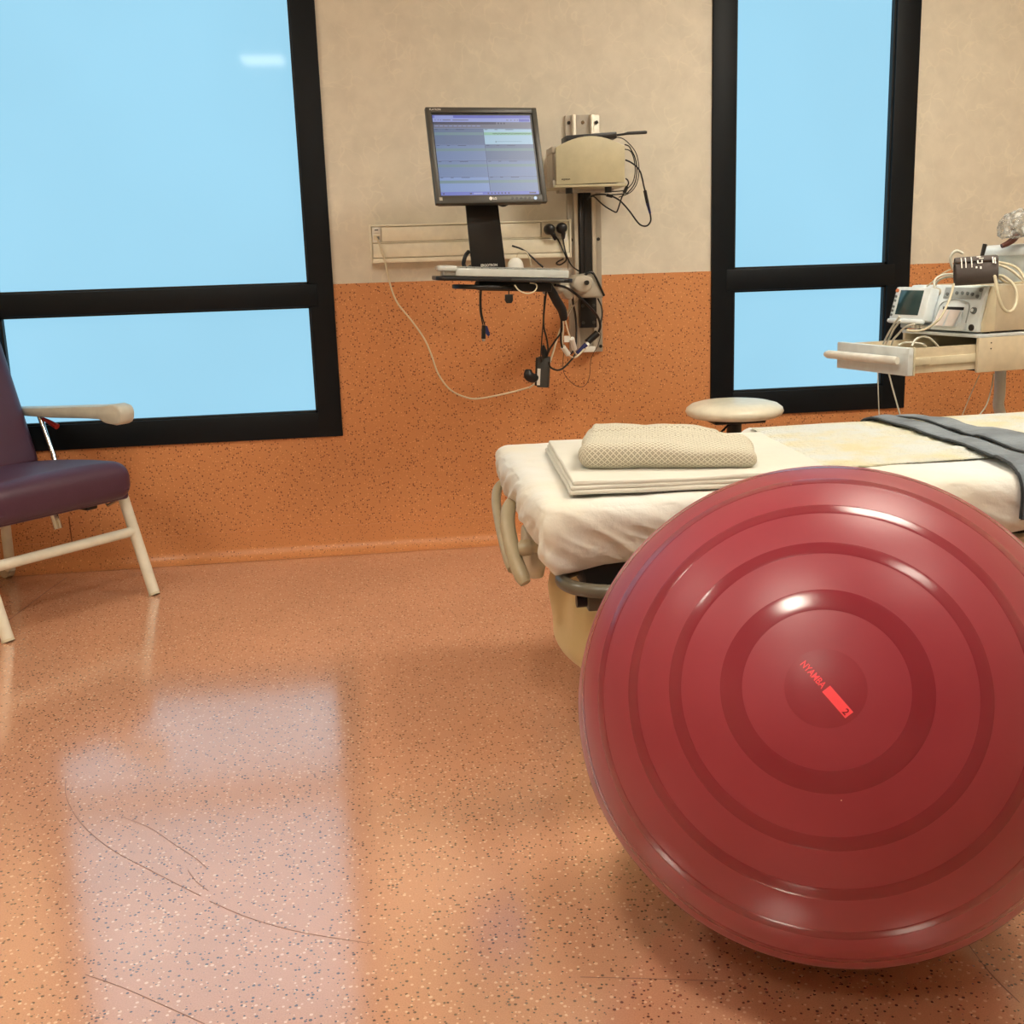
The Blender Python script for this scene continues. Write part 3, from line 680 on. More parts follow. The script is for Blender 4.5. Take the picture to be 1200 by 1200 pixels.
# foot end rails: two bent tubes hanging below the sheet with a cross tube
W(MB().tube([(0.36, 2.86, 0.50), (0.315, 2.85, 0.485), (0.299, 2.80, 0.458), (0.296, 2.72, 0.42), (0.297, 2.64, 0.383), (0.301, 2.57, 0.352), (0.306, 2.545, 0.341)], 0.0125, 12, smooth=6).out('foot_rail', 'bed_tube', smooth=60))
W(MB().tube([(0.36, 2.55, 0.52), (0.308, 2.53, 0.505), (0.292, 2.50, 0.475), (0.292, 2.46, 0.435), (0.298, 2.42, 0.395), (0.308, 2.39, 0.365), (0.314, 2.38, 0.352)], [0.0165, 0.0165, 0.0175, 0.018, 0.018, 0.0175, 0.013], 14, smooth=6).out('foot_rail', 'bed_tube', smooth=60))
W(MB().tube([(0.306, 2.41, 0.425), (0.36, 2.40, 0.432), (0.45, 2.40, 0.435)], 0.015, 12, smooth=4).cyl((0.310, 2.41, 0.426), (0.334, 2.405, 0.429), 0.019).out('cross_tube', 'bed_tube', smooth=50))
W(MB().box(0.296, 0.3005, 2.625, 2.655, 0.362, 0.412, 0.002, mx=None).out('reflective_tape', 'sticker'))
W(MB().prism([(2.44, 0.43), (2.60, 0.44), (2.62, 0.38), (2.56, 0.335), (2.48, 0.33), (2.44, 0.37)], 0.335, 0.372, 'x', bev=0.010).out('end_guard', 'bed_plastic'))
W(MB().prism([(2.30, 0.45), (2.62, 0.46), (2.62, 0.40), (2.45, 0.375), (2.30, 0.38)], 0.38, 0.47, 'x', bev=0.012).out('side_cover', 'bed_plastic'))
# grey grab loop
loop = []
for a in range(24):
    t = 2*PI*a/24; cx, cy = math.cos(t), math.sin(t)
    x = 0.355+0.095 if cx < 0 else 0.62
    loop.append((x+0.095*cx, 2.125+0.095*cy, 0.426))
W(MB().tube(loop, 0.0142, 12, closed=True, smooth=2).out('grab_loop', 'grey_handle', smooth=180))
W(MB().box(0.395, 0.52, 2.06, 2.10, 0.378, 0.412, 0.004).out('loop_bracket', 'grey_handle'))
W(MB().cyl((0.375, 2.08, 0.396), (0.398, 2.08, 0.396), 0.013).out('clamp_knob', 'black'))
W(MB().cyl((0.355, 2.24, 0.438), (0.39, 2.24, 0.438), 0.011).out('clamp_knob', 'black'))
W(MB().box(0.50, 0.60, 2.05, 2.2, 0.44, 0.475, 0.012).out('loop_mount', 'beige_vinyl'))
# padded calf section folded down in front of the pedestal
def bulge(p, n):
    b = 0.03*nz(p.z*7, p.y*5, 3)*(n.x < 0.2) + 0.012*math.sin(p.z*40+p.y*9)*max(0, -n.x)*math.exp(-((p.z-0.19)/0.05)**2)
    slope = 5.5*max(0, 0.25-p.z)**2+3.0*max(0, p.z-0.29)**2
    return Vector((b+slope*(1 if p.x < 0.7 else 0), 0, 0))
W(soft_box((0.400, 2.19, 0.03), (1.15, 2.62, 0.40), 0.07, (14, 10, 14), bulge).out('padded_leg_section', 'beige_vinyl', smooth=180))
W(MB().box(0.62, 2.1, 2.25, 2.70, 0.10, 0.16, 0.03).out('base', 'bed_plastic'))
W(MB().box(1.2, 1.7, 2.32, 2.64, 0.15, 0.44, 0.03).out('column', 'bed_plastic'))
for x, y in ((0.75, 2.3), (0.75, 2.66), (2.0, 2.3), (2.0, 2.66)):
    W(MB().cyl((x, y-0.018, 0.055), (x, y+0.018, 0.055), 0.055, 20).box(x-0.015, x+0.015, y-0.03, y+0.03, 0.05, 0.12, 0.005).out('castor', 'knob'))

# folded sheet and gown on the bed
fs_ = thing('folded_sheet', 'flat folded cream bed sheet lying under the diamond patterned gown', 'folded sheet', (0.70, 2.40, 0.597), R(-4))
for k in range(3):
    z0 = 0.001+k*0.0085
    def fd(p, n, k=k):
        return Vector((0.003*nz(p.y*9, k*3.1, 1)*(n.x < -.3), 0.004*nz(p.x*7, k*2.3, 4)*(n.y < -.3), 0.0012*nz(p.x*8, p.y*8, k)))
    soft_box((-0.305+0.004*k, -0.285+0.003*k, z0), (0.235, 0.27, z0+0.0095), 0.0046, (24, 20, 1), fd).out('fold_layer', 'fold', fs_, 180)
gw = thing('folded_gown', 'folded hospital gown printed with small grey diamonds on the foot of the bed', 'folded gown', (0.628, 2.335, 0.6235), R(-14))
def gdisp(p, n):
    e = abs(p.x)/0.19
    d = Vector((0.006*nz(p.y*14, p.z*20, 1)*abs(n.x), -n.y*0.0 + 0.006*nz(p.x*9, p.z*14, 2)*abs(n.y), 0))
    d.z = (0.007*nz(p.x*9, p.y*9, 4)+0.004*math.sin(p.x*11+p.y*24))*max(0, n.z) - 0.018*max(0, p.x/0.19)*max(0, p.z/0.07)
    d += n*0.0025*nz(p.x*30, p.y*30, p.z*30)
    return d
def guv(p, n):
    k = 1/0.0125
    return ((p.x)*k, (p.y+p.z*(1 if p.y < 0 else -1)+ (0 if p.y < 0 else 0))*k)
soft_box((-0.185, -0.125, 0.0), (0.185, 0.135, 0.057), 0.026, (44, 26, 5), gdisp, guv).out('folded_body', 'gown', gw, 180)
soft_box((-0.172, 0.06, 0.030), (0.12, 0.150, 0.061), 0.014, (30, 8, 3), gdisp, guv).out('loose_flap', 'gown', gw, 180)

# quilted pad spread on the bed
def on_bed(name, label, cat, outline, z, mat, th, wob, n=64):
    t = thing(name, label, cat, (sum(p[0] for p in outline)/4, sum(p[1] for p in outline)/4, z))
    a, b, c, d = [Vector((p[0], p[1], z)) for p in outline]
    m = MB(); vs = []; fs = []
    for i in range(n+1):
        for j in range(n+1):
            u, v = i/n, j/n
            p = (a*(1-u)+b*u)*(1-v)+(d*(1-u)+c*u)*v
            w = wob(p, u, v)
            p = p+Vector((0.010*nz(v*9, u*2, 4)*(1 if u in (0, 1) else 0.3), 0.010*nz(u*9, v*2, 8), w)); vs.append(tuple(p))
    nn = len(vs); vs += [(x, y, zz-th) for x, y, zz in vs]
    for i in range(n):
        for j in range(n):
            q = (i*(n+1)+j, (i+1)*(n+1)+j, (i+1)*(n+1)+j+1, i*(n+1)+j+1)
            fs.append(q); fs.append(tuple(x+nn for x in reversed(q)))
    rim = [i*(n+1) for i in range(n)]+[n*(n+1)+j for j in range(n)]+[i*(n+1)+n for i in range(n, 0, -1)]+[j for j in range(n, 0, -1)]
    for k in range(len(rim)): fs.append((rim[k], rim[(k+1) % len(rim)], rim[(k+1) % len(rim)]+nn, rim[k]+nn))
    o = m.add(vs, fs).out('sheet', mat, None, 180); world_part(o, t); return t
def padwob(p, u, v): e = min(1, 8*min(u, 1-u, v, 1-v)); return 0.002+e*(0.010*abs(nz(p.x*9, p.y*13, 3))+0.006*abs(nz(p.x*28, p.y*34, 6))+0.004*max(0, nz(p.x*3+1, p.y*4, 9)))
on_bed('absorbent_pad', 'crinkled white quilted absorbent pad spread on the middle of the bed', 'bed pad', [(0.90, 2.20), (1.72, 2.25), (1.80, 2.84), (0.985, 2.81)], 0.6095, 'pad', 0.002, padwob)

def belt(name, label, upper, lower, z, tail):
    t = thing(name, label, 'belt', (upper[0][0], upper[0][1], z), 0, 'monitor belts on the bed')
    U = spline([Vector(p) for p in upper], 8); L = spline([Vector(p) for p in lower], 8)
    m = MB(); e = MB(); vs = []; fs = []; ev = []; ef = []
    n = len(U)
    for i in range(n):
        u, l = U[i], L[i]
        ym = (u.y+l.y)/2; h = z+0.011+0.0015*math.sin(i*0.55)+0.002*nz(i*0.4, 1)+(u.z+l.z)/2
        for k in range(5):
            q = l.lerp(u, k/4); vs.append((q.x, q.y, h+0.003*math.sin(k/4*PI)+0.0015*nz(i*0.9, k)))
        for q in (l, l.lerp(u, -0.05)): ev.append((q.x, q.y, h+0.0005-(0.002 if q is not l else 0)))
    o = len(vs); vs += [(x, y, zz-0.004) for x, y, zz in vs]
    for i in range(n-1):
        for k in range(4):
            q = (i*5+k, (i+1)*5+k, (i+1)*5+k+1, i*5+k+1); fs.append(q); fs.append(tuple(x+o for x in reversed(q)))
        for k in (0, 4): fs.append((i*5+k, (i+1)*5+k, (i+1)*5+k+o, i*5+k+o))
    for i in (0, n-1):
        for k in range(4): fs.append((i*5+k, i*5+k+1, i*5+k+1+o, i*5+k+o))
    world_part(m.add(vs, fs).out('strap', 'belt', None, 180), t)
    world_part(MB().tube([(L[i].x, L[i].y, vs[i*5][2]-0.001) for i in range(n)], 0.0032, 6).out('edge_binding', 'belt_edge', None, 60), t)
    return t
def flat(k, n=None): return [(x, y, 0.0) for x, y, _ in PATHS[k][:n]]
b1u = [(1.375, 2.885, -0.06), (1.376, 2.865, -0.015)]+flat('belt1_u', 4)+[(1.352, 2.13, 0.0), (1.344, 2.048, -0.008), (1.340, 2.014, -0.042), (1.339, 2.008, -0.10)]
b1l = [(1.316, 2.88, -0.06), (1.316, 2.86, -0.015)]+flat('belt1_l', 4)+[(1.2845, 2.12, 0.0), (1.272, 2.052, -0.008), (1.266, 2.015, -0.042), (1.262, 2.008, -0.10)]
belt('monitor_belt', 'grey elastic belt across the bed whose end hangs over the near edge', b1u, b1l, 0.614, 0)
belt('monitor_belt', 'grey elastic belt lying across the bed further from the foot end, nearer the cart', [(1.430, 2.885, -0.06), (1.430, 2.86, -0.015)]+flat('belt2_u'), [(1.388, 2.88, -0.06), (1.388, 2.855, -0.015)]+flat('belt2_l'), 0.620, 0)

# ================================================================ STOOL
st = thing('stool', 'round cream padded stool on a black gas lift behind the bed', 'stool', (1.252, 3.75, 0))
MB().lathe([(0.0, 0.562), (0.06, 0.5625), (0.12, 0.560), (0.150, 0.552), (0.166, 0.540), (0.170, 0.528), (0.164, 0.516), (0.148, 0.508), (0.10, 0.504), (0.0, 0.503)], 48).out('seat', 'stool_seat', st, 60)
MB().box(-0.085, 0.10, -0.05, 0.05, 0.486, 0.503, 0.006).cyl((0, 0, 0.43), (0, 0, 0.49), 0.026).out('seat_plate', 'black', st)
MB().tube([(-0.02, -0.02, 0.488), (-0.07, -0.05, 0.455), (-0.10, -0.07, 0.447)], 0.004, 8).out('lever', 'black', st)
MB().cyl((0, 0, 0.20), (0, 0, 0.43), 0.014).out('gas_lift', 'chrome', st)
MB().cyl((0, 0, 0.09), (0, 0, 0.26), 0.025).out('column', 'black', st)
for k in range(5):
    a = 2*PI*k/5+0.3
    MB().tube([(0.02*math.cos(a), 0.02*math.sin(a), 0.11), (0.26*math.cos(a), 0.26*math.sin(a), 0.07)], [0.022, 0.014], 10).out('base_arm', 'black', st)
    x, y = 0.26*math.cos(a), 0.26*math.sin(a)
    MB().cyl((x, y-0.02, 0.027), (x, y+0.02, 0.027), 0.027, 16).cyl((x, y, 0.03), (x, y, 0.075), 0.006).out('castor', 'black', st)

# ================================================================ ARMCHAIR
chair = thing('patient_armchair', 'aubergine vinyl armchair with cream tubular frame by the large window', 'armchair', (-0.9515, 3.5345, 0), math.atan2(0.762, 0.648))
for s in (1, -1):
    MB().tube([(s*0.271, 0, 0.004), (s*0.271, 0.115, 0.345)], 0.0185, 16).out('front_leg', 'chair_frame', chair)
    MB().tube([(s*0.271, -0.0012, 0), (s*0.271, 0.002, 0.007)], 0.0195, 16).out('foot_cap', 'cream', chair)
    MB().tube([(s*0.17, 0.66, 0.03), (s*0.17, 0.645, 0.26), (s*0.19, 0.60, 0.40)], 0.0175, 14, smooth=4).out('rear_leg', 'chair_frame', chair)
    MB().cyl((s*0.17-0.014, 0.685, 0.032), (s*0.17+0.014, 0.685, 0.032), 0.032, 20).out('wheel', 'grey_plastic', chair)
    MB().tube([(s*0.268, 0.10, 0.33), (s*0.262, 0.33, 0.33), (s*0.20, 0.62, 0.30)], 0.015, 12, smooth=4).out('side_rail', 'chair_frame', chair)
    # armrest: tapering pad with a thick rounded front end
    prof = [(0.065, 0.618), (0.060, 0.640), (0.070, 0.661), (0.10, 0.667), (0.16, 0.660), (0.30, 0.652), (0.50, 0.640), (0.68, 0.632), (0.68, 0.604), (0.45, 0.605), (0.25, 0.612), (0.185, 0.612), (0.15, 0.600), (0.10, 0.596), (0.075, 0.602)]
    prof = [(a, b-0.022) for a, b in prof]
    MB().prism(prof, s*0.29-0.030, s*0.29+0.030, 'x', bev=0.010).out('armrest', 'arm_pad', chair)
    MB().tube([(s*0.285, 0.545, 0.590), (s*0.285, 0.49, 0.45), (s*0.268, 0.44, 0.33)], 0.009, 10).out('arm_support', 'chrome', chair)
    MB().tube([(s*0.288, 0.53, 0.574), (s*0.298, 0.505, 0.560), (s*0.304, 0.475, 0.546)], [0.006, 0.009, 0.011], 10, smooth=3).out('release_lever', 'red', chair)
MB().tube([(-0.271, 0.071, 0.215), (0.271, 0.071, 0.215)], 0.0165, 14).out('front_stretcher', 'chair_frame', chair)
MB().tube([(-0.17, 0.648, 0.205), (0.17, 0.648, 0.205)], 0.0145, 14).out('rear_stretcher', 'chair_frame', chair)
def seatd(p, n):
    f = (p.y-0.02)/0.52
    return Vector((0, 0, -0.035*f*f*1.0 + 0.008*(1-(p.x/0.26)**2)*max(0, n.z) - 0.006*f*0))
sm = soft_box((-0.262, 0.018, 0.335), (0.262, 0.54, 0.462), 0.052, (20, 20, 4), seatd).out('seat', 'leather', chair, 180)
MB().tube([(-0.232, 0.024, 0.372), (0.232, 0.024, 0.372)], 0.0035, 6).out('piping', 'leather', sm)
soft_box((-0.250, 0.045, 0.334), (0.250, 0.52, 0.362), 0.012, (8, 8, 1), seatd).out('seat_base', 'leather', chair, 180)
def backd(p, n):
    k = max(0, p.z-0.43)
    return Vector((0, 0.33*k + 0.012*(1-(p.x/0.26)**2)*(-1 if n.y < 0 else 0), 0))
soft_box((-0.255, 0.505, 0.400), (0.255, 0.615, 1.08), 0.045, (18, 6, 26), backd).out('backrest', 'leather', chair, 180)
MB().cyl((0.15, 0.31, 0.225), (0.15, 0.335, 0.32), 0.016, 16).out('gas_spring', 'chrome', chair)
MB().box(0.19, 0.235, 0.20, 0.26, 0.288, 0.33, 0.006).out('footrest_catch', 'black', chair)
MB().tube([(0.262, 0.13, 0.318), (0.262, 0.185, 0.295), (0.262, 0.195, 0.305), (0.262, 0.135, 0.33)], 0.005, 8, closed=True).cyl((0.25, 0.13, 0.325), (0.275, 0.13, 0.325), 0.010).out('bracket', 'chrome', chair)

# ================================================================ WALL WORKSTATION
# trunking with sockets
tr = thing('socket_trunking', 'cream two-compartment wall trunking with sockets behind the computer monitor', 'trunking', (0.385, WALL_Y, 1.072))
def TW(o): return world_part(o, tr)
TW(MB().box(0.02, 0.750, 4.127, WALL_Y, 1.074, 1.207, 0.003).box(0.022, 0.748, 4.1145, 4.13, 1.2005, 1.207, 0.002).box(0.022, 0.748, 4.1145, 4.13, 1.074, 1.0895, 0.002).out('body', 'cream_trunk'))
TW(MB().box(0.063, 0.638, 4.1135, 4.13, 1.1485, 1.198, 0.0015).out('cover', 'cream_trunk'))
TW(MB().box(0.029, 0.741, 4.1135, 4.13, 1.092, 1.1405, 0.0015).out('cover', 'cream_trunk'))
TW(MB().box(0.029, 0.741, 4.1165, 4.13, 1.1425, 1.1465, 0.0008).out('divider', 'cream_trunk'))
for x in (0.0195, 0.744): TW(MB().box(x, x+0.007, 4.112, WALL_Y, 1.072, 1.209, 0.002).out('end_cap', 'cream_trunk'))
TW(MB().box(0.641, 0.739, 4.1125, 4.12, 1.147, 1.199, 0.0015).out('socket_plate', 'cream'))
dp = TW(MB().box(0.029, 0.060, 4.1125, 4.12, 1.147, 1.199, 0.0015).out('data_plate', 'white_plastic'))
a = MB().box(0.033, 0.056, 4.1085, 4.113, 1.178, 1.196, 0.002).out('data_outlet', 'white_plastic'); world_part(a, tr)
a = MB().box(0.033, 0.056, 4.1085, 4.113, 1.154, 1.172, 0.002).out('data_outlet', 'cream'); world_part(a, tr)
TW(MB().box(0.038, 0.051, 4.1078, 4.109, 1.187, 1.192).box(0.044, 0.054, 4.1078, 4.109, 1.156, 1.167).out('outlet_slot', 'knob'))

nc = tag(cable('network_cable', 'network_cable', 0.0032, 'cord_white'), 'thin white cable drooping from the trunking in a wide curve over the orange wall', 'cable')
for lab, x, z, key, dx in (('black round power plug on the left of the two in the trunking', 0.668, 1.174, 'plug_cord_a', 0.02), ('black round power plug on the right of the two in the trunking', 0.713, 1.177, 'plug_cord_b', 0.006)):
    t = thing('power_plug', lab, 'plug', (x, 4.1125, z), 0, 'power plugs in the trunking')
    MB().tube([(0, 0, 0), (0, -0.012, 0), (0, -0.03, 0), (0, -0.036, 0)], [0.0195, 0.0195, 0.018, 0.012], 20).out('plug_body', 'black', t, 50)
    MB().tube([(0.0, -0.025, -0.004), (dx*0.6, -0.028, -0.02), (dx, -0.012, -0.036)], [0.010, 0.008, 0.005], 10).out('strain_relief', 'black', t)
    world_part(cable('cord', key, 0.0028, 'cord_black'), t)
a = MB().box(0.722, 0.733, 4.098, 4.0995, 1.128, 1.158).out('cord_tag', 'sticker'); world_part(a, t)

# vertical aluminium track
rail = thing('wall_track', 'vertical aluminium mounting track fixed to the wall right of the monitor', 'wall track', (0.807, WALL_Y, 0.722))
def RW(o): return world_part(o, rail)
RW(MB().box(0.744, 0.870, 4.152, WALL_Y, 0.722, 1.572, 0.002).out('back_plate', 'alu'))
for x in (0.764, 0.830):
    RW(MB().box(x, x+0.015, 4.125, 4.155, 0.74, 1.572, 0.004).out('track_rib', 'alu_light'))
RW(MB().box(0.779, 0.830, 4.146, 4.153, 0.722, 1.572).out('channel', 'alu'))
RW(MB().box(0.784, 0.829, 4.128, 4.147, 0.83, 1.325, 0.004).box(0.800, 0.806, 4.122, 4.13, 0.83, 1.325).out('cable_cover', 'black'))
RW(MB().box(0.775, 0.838, 4.095, 4.146, 0.815, 0.925, 0.004).out('slide_carriage', 'black'))
RW(MB().box(0.79, 0.835, 4.118, 4.15, 0.724, 0.745, 0.002).out('end_stop', 'white_plastic'))
for x, z in ((0.756, 1.546), (0.858, 1.546), (0.756, 1.135), (0.858, 1.135), (0.861, 0.742)):
    RW(MB().cyl((x, 4.1505, z), (x, 4.146, z), 0.0062, 14).out('screw', 'black'))
RW(MB().cyl((0.806, 4.1465, 1.546), (0.806, 4.143, 1.546), 0.0062, 14).out('screw', 'chrome'))
for x, z in ((0.786, 0.897), (0.826, 0.897), (0.786, 0.835), (0.826, 0.835)):
    RW(MB().cyl((x, 4.096, z), (x, 4.092, z), 0.006, 12).out('carriage_bolt', 'adapter'))

# swing arm with keyboard tray and monitor post
arm = thing('workstation_arm', 'grey swing arm carrying a black keyboard tray on the wall track', 'swing arm', (0.80, 4.0, 0.97))
def AW(o): return world_part(o, arm)
AW(MB().prism([(0.752, 0.930), (0.842, 0.928), (0.836, 0.945), (0.800, 1.010), (0.788, 1.016), (0.770, 1.010)], 3.965, 4.105, 'y', bev=0.010).out('shroud', 'grey_plastic'))
AW(MB().tube([(0.838, 3.962, 0.934), (0.803, 3.960, 1.008), (0.785, 3.960, 1.018), (0.765, 3.960, 1.006)], 0.004, 8, smooth=4).out('shroud_trim', 'black'))
AW(MB().prism([(0.690, 0.975), (0.705, 1.008), (0.735, 1.012), (0.768, 1.000), (0.764, 0.965), (0.742, 0.948), (0.715, 0.955)], 3.80, 3.96, 'y', bev=0.012).out('knuckle', 'grey_plastic'))
AW(MB().prism([(0.655, 0.985), (0.70, 0.975), (0.705, 0.94), (0.692, 0.924), (0.672, 0.935), (0.657, 0.960)], 3.82, 3.92, 'y', bev=0.012).out('joint_cover', 'alu_light'))
AW(MB().tube([(0.78, 4.05, 0.955), (0.73, 3.90, 0.968), (0.60, 3.80, 0.972)], 0.022, 14, smooth=4).out('link', 'grey_plastic', smooth=60))
AW(MB().cyl((0.742, 3.80, 0.985), (0.742, 3.787, 0.985), 0.008).out('pivot_bolt', 'black'))
tilt = Matrix.Translation((0.44, 3.6, 1.0)) @ Matrix.Rotation(R(3.0), 4, 'Y')
m = MB()
out = [(-0.222, 0.02), (-0.205, 0.0), (0.205, 0.0), (0.222, 0.02), (0.222, 0.24), (0.20, 0.27), (-0.20, 0.27), (-0.222, 0.24)]
m.prism(out, 0.0, 0.014, 'z', mx=tilt, bev=0.004)
AW(m.out('keyboard_tray', 'black'))
AW(MB().box(0.02, 0.19, -0.004, 0.004, 0.004, 0.010, 0.002, mx=tilt).out('tray_front_lip', 'adapter'))
m = MB().prism([(-0.060+0.11*math.cos(a*PI/8)*0.95, 0.09+0.085*math.sin(a*PI/8)) for a in range(16)], -0.026, -0.012, 'z', mx=tilt, bev=0.004)
AW(m.out('mouse_tray', 'black'))
AW(MB().box(-0.08, 0.16, 0.05, 0.2, -0.03, -0.001, 0.006, mx=tilt).out('tray_mount', 'black_matt'))
AW(MB().tube(PATHS['tray_tag'][:2], 0.002, 6).out('tag_cord', 'cord_black'))
x, y, z = PATHS['tray_tag'][1]
AW(MB().prism([(x-0.013, z), (x+0.013, z), (x+0.013, z-0.020), (x+0.008, z-0.028), (x-0.008, z-0.028), (x-0.013, z-0.020)], y-0.003, y+0.003, 'y', bev=0.001).out('release_tag', 'black'))

kb = thing('keyboard', 'flat computer keyboard sealed in clear film on the black tray', 'keyboard', (0.44, 3.6, 1.0))
kb.rotation_euler = (0, R(3.0), 0)
MB().box(-0.198, 0.205, 0.008, 0.15, 0.0145, 0.034, 0.004).out('keyboard_body', 'key', kb)
for r_ in range(5):
    for k in range(15):
        MB().box(-0.190+k*0.0258, -0.190+k*0.0258+0.0225, 0.02+r_*0.025, 0.042+r_*0.025, 0.034, 0.0385+r_*0.001, 0.002, 1).out('key', 'key', kb)
m = MB().box(-0.215, -0.155, -0.006, 0.17, 0.030, 0.0475, 0.006).box(-0.16, 0.205, -0.0015, 0.0065, 0.015, 0.040, 0.003)
m.out('film_sleeve', 'keyfilm', kb)
MB().box(-0.16, 0.215, 0.004, 0.16, 0.0425, 0.0455, 0.001).out('film_top', 'keyfilm_clear', kb)

ms = thing('computer_mouse', 'small white mouse standing on the tray behind the keyboard', 'mouse', (0.500, 3.80, 1.014))
ms_m = MB().lathe([(0.0, 0.062), (0.009, 0.061), (0.018, 0.056), (0.025, 0.046), (0.028, 0.034), (0.028, 0.0), (0, 0)], 28)
ms_m.v = [(x, y*0.6, z) for x, y, z in ms_m.v]
ms_m.out('mouse_body', 'white_plastic', ms, 50)
MB().tube([(0.005, 0, 0.06), (0.012, 0.0, 0.078), (0.03, 0.0, 0.082), (0.045, 0.0, 0.068), (0.055, 0.0, 0.035)], 0.0022, 7, smooth=5).out('cord', 'cord_white', ms, 60)

# monitor
mon = thing('computer_monitor', 'square black-framed computer monitor showing blue chart windows', 'monitor', (0.41, 3.734, 1.402))
mon.rotation_euler = Matrix.Rotation(R(9.0), 3, 'Z').__matmul__(Matrix.Rotation(R(-17.5), 3, 'X')).to_euler()
Wm, Hm = 0.373/2, 0.320/2
SX0, SX1, SZ0, SZ1 = -Wm+0.0175, Wm-0.0175, -Hm+0.027, Hm-0.019
m = MB()
for b in ((-Wm, SX0, -Hm, Hm), (SX1, Wm, -Hm, Hm), (SX0-0.002, SX1+0.002, SZ1, Hm), (SX0-0.002, SX1+0.002, -Hm, SZ0)): m.box(b[0], b[1], -0.001, 0.018, b[2], b[3], 0.0025)
bez = m.out('bezel', 'bezel', mon)
MB().box(-Wm+0.004, Wm-0.004, 0.012, 0.045, -Hm+0.004, Hm-0.004, 0.012).box(-0.11, 0.11, 0.04, 0.07, -0.10, 0.10, 0.012).out('rear_shell', 'black', mon)
MB().box(SX0-0.001, SX1+0.001, 0.0045, 0.012, SZ0-0.001, SZ1+0.001).out('screen_surround', 'black', mon)
# the lit picture: coloured fields and rules, flat on the panel
names = ['s_bg', 's_tab', 's_bar', 's_dark', 's_grey', 's_p0', 's_p1', 's_p2', 's_green', 's_live', 's_livegreen', 's_line', 's_task', 's_trace', 'white_plastic']
ix = {n: i for i, n in enumerate(names)}
sw, sh = SX1-SX0-0.010, SZ1-SZ0-0.007
ox, oz = SX0+0.003, SZ0+0.001
pic = MB(); layer = [0]
def rect(u0, v0, u1, v1, n, up_=0):
    y = 0.0043-0.00012*up_
    pic.quad((ox+u0*sw, y, oz+(1-v1)*sh), (ox+u1*sw, y, oz+(1-v1)*sh), (ox+u1*sw, y, oz+(1-v0)*sh), (ox+u0*sw, y, oz+(1-v0)*sh), ix[n])
rect(0, 0, 1, 1, 's_bg')
rect(0, 0, 1, 0.035, 's_tab', 1); rect(0.02, 0.006, 0.21, 0.035, 's_bar', 2); rect(0, 0.035, 1, 0.085, 's_bar', 1); rect(0.88, 0.045, 0.99, 0.078, 's_tab', 2)
for u0, u1 in ((0.02, 0.03), (0.05, 0.06), (0.075, 0.085), (0.10, 0.18), (0.20, 0.36), (0.75, 0.77), (0.79, 0.805), (0.83, 0.845), (0.86, 0.87)): rect(u0, 0.055, u1, 0.066, 's_grey', 2)
rect(0, 0.085, 0.64, 0.115, 's_dark', 1)
for k in range(3): rect(0.655+k*0.03, 0.09, 0.672+k*0.03, 0.112, 's_dark', 2)
rect(0.0, 0.115, 1, 0.165, 's_grey', 1); rect(0.64, 0.085, 1, 0.115, 's_grey', 1)
for k in range(10): rect(0.015+k*0.047, 0.132, 0.05+k*0.047, 0.14, 's_bar', 2)
rows = [(0.17, 0.365), (0.37, 0.565), (0.57, 0.765), (0.77, 0.955)]
for r_, (v0, v1) in enumerate(rows):
    for c_ in range(2):
        u0, u1 = (0.0, 0.497) if c_ == 0 else (0.503, 1.0)
        live = (r_ == 0 and c_ == 1)
        rect(u0, v0, u1, v1, 's_live' if live else ('s_p0', 's_p1', 's_p1', 's_p2')[r_] if c_ == 0 else ('s_p0', 's_p0', 's_p1', 's_p1')[r_], 1)
        rect(u0, v0+0.045, u1, v0+0.08, 's_livegreen' if live else 's_green', 2)
        rect(u0, v0, u1, v0+0.004, 's_line', 2)
        for a0, a1 in ((0.02, 0.08), (0.23, 0.29), (0.45, 0.62)): rect(u0+(u1-u0)*a0, v0+0.008, u0+(u1-u0)*a1, v0+0.014, 's_line', 3)
        if live:
            for k in range(40):
                jj = 0.004*math.sin(k*1.7)+0.003*math.sin(k*4.1)
                rect(u0+0.09+k*0.0098, v0+0.058+jj, u0+0.0985+k*0.0098, v0+0.066+jj, 's_trace', 3)
            rect(u0+0.11, v1-0.035, u0+0.38, v1-0.032, 's_line', 3); rect(u0+0.11, v1-0.04, u0+0.116, v1-0.02, 's_line', 3)
rect(0.498, 0.17, 0.502, 0.955, 's_line', 3)
rect(0, 0.957, 1, 1, 's_task', 3)
for u0, u1 in ((0.02, 0.035), (0.29, 0.31), (0.33, 0.42), (0.47, 0.485), (0.505, 0.52), (0.54, 0.555), (0.575, 0.59), (0.61, 0.625), (0.645, 0.66), (0.68, 0.695), (0.90, 0.97)): rect(u0, 0.97, u1, 0.988, 's_bar' if u0 == 0.33 else 's_dark', 4)
pic.out('screen', names, mon, 0, fix=False)
def mark(name, body, size, x, z, mat, parent, y=-0.0016, dx=None, bold=0.0):
    vs, fs = text_shape(body, size, bold)
    return MB().add([(x+a, y, z+b) for a, b in vs], fs).out(name, mat, parent, 0, fix=False)
mark('brand_lettering', 'FLATRON', 0.0085, -Wm+0.012, Hm-0.0115, 'print_white', mon, bold=0.0001)
mark('brand_logo', 'LG', 0.011, 0.002, -Hm+0.0105, 'print_white', mon, bold=0.0002)
lg = MB(); lg.cyl((-0.005, -0.0008, -Hm+0.0145), (-0.005, -0.0018, -Hm+0.0145), 0.0055, 20); lg.out('brand_logo', 'print_white', mon)
MB().box(-Wm+0.012, -Wm+0.022, -0.0016, 0, -Hm+0.010, -Hm+0.020).out('sticker', 'grey_plastic', mon)
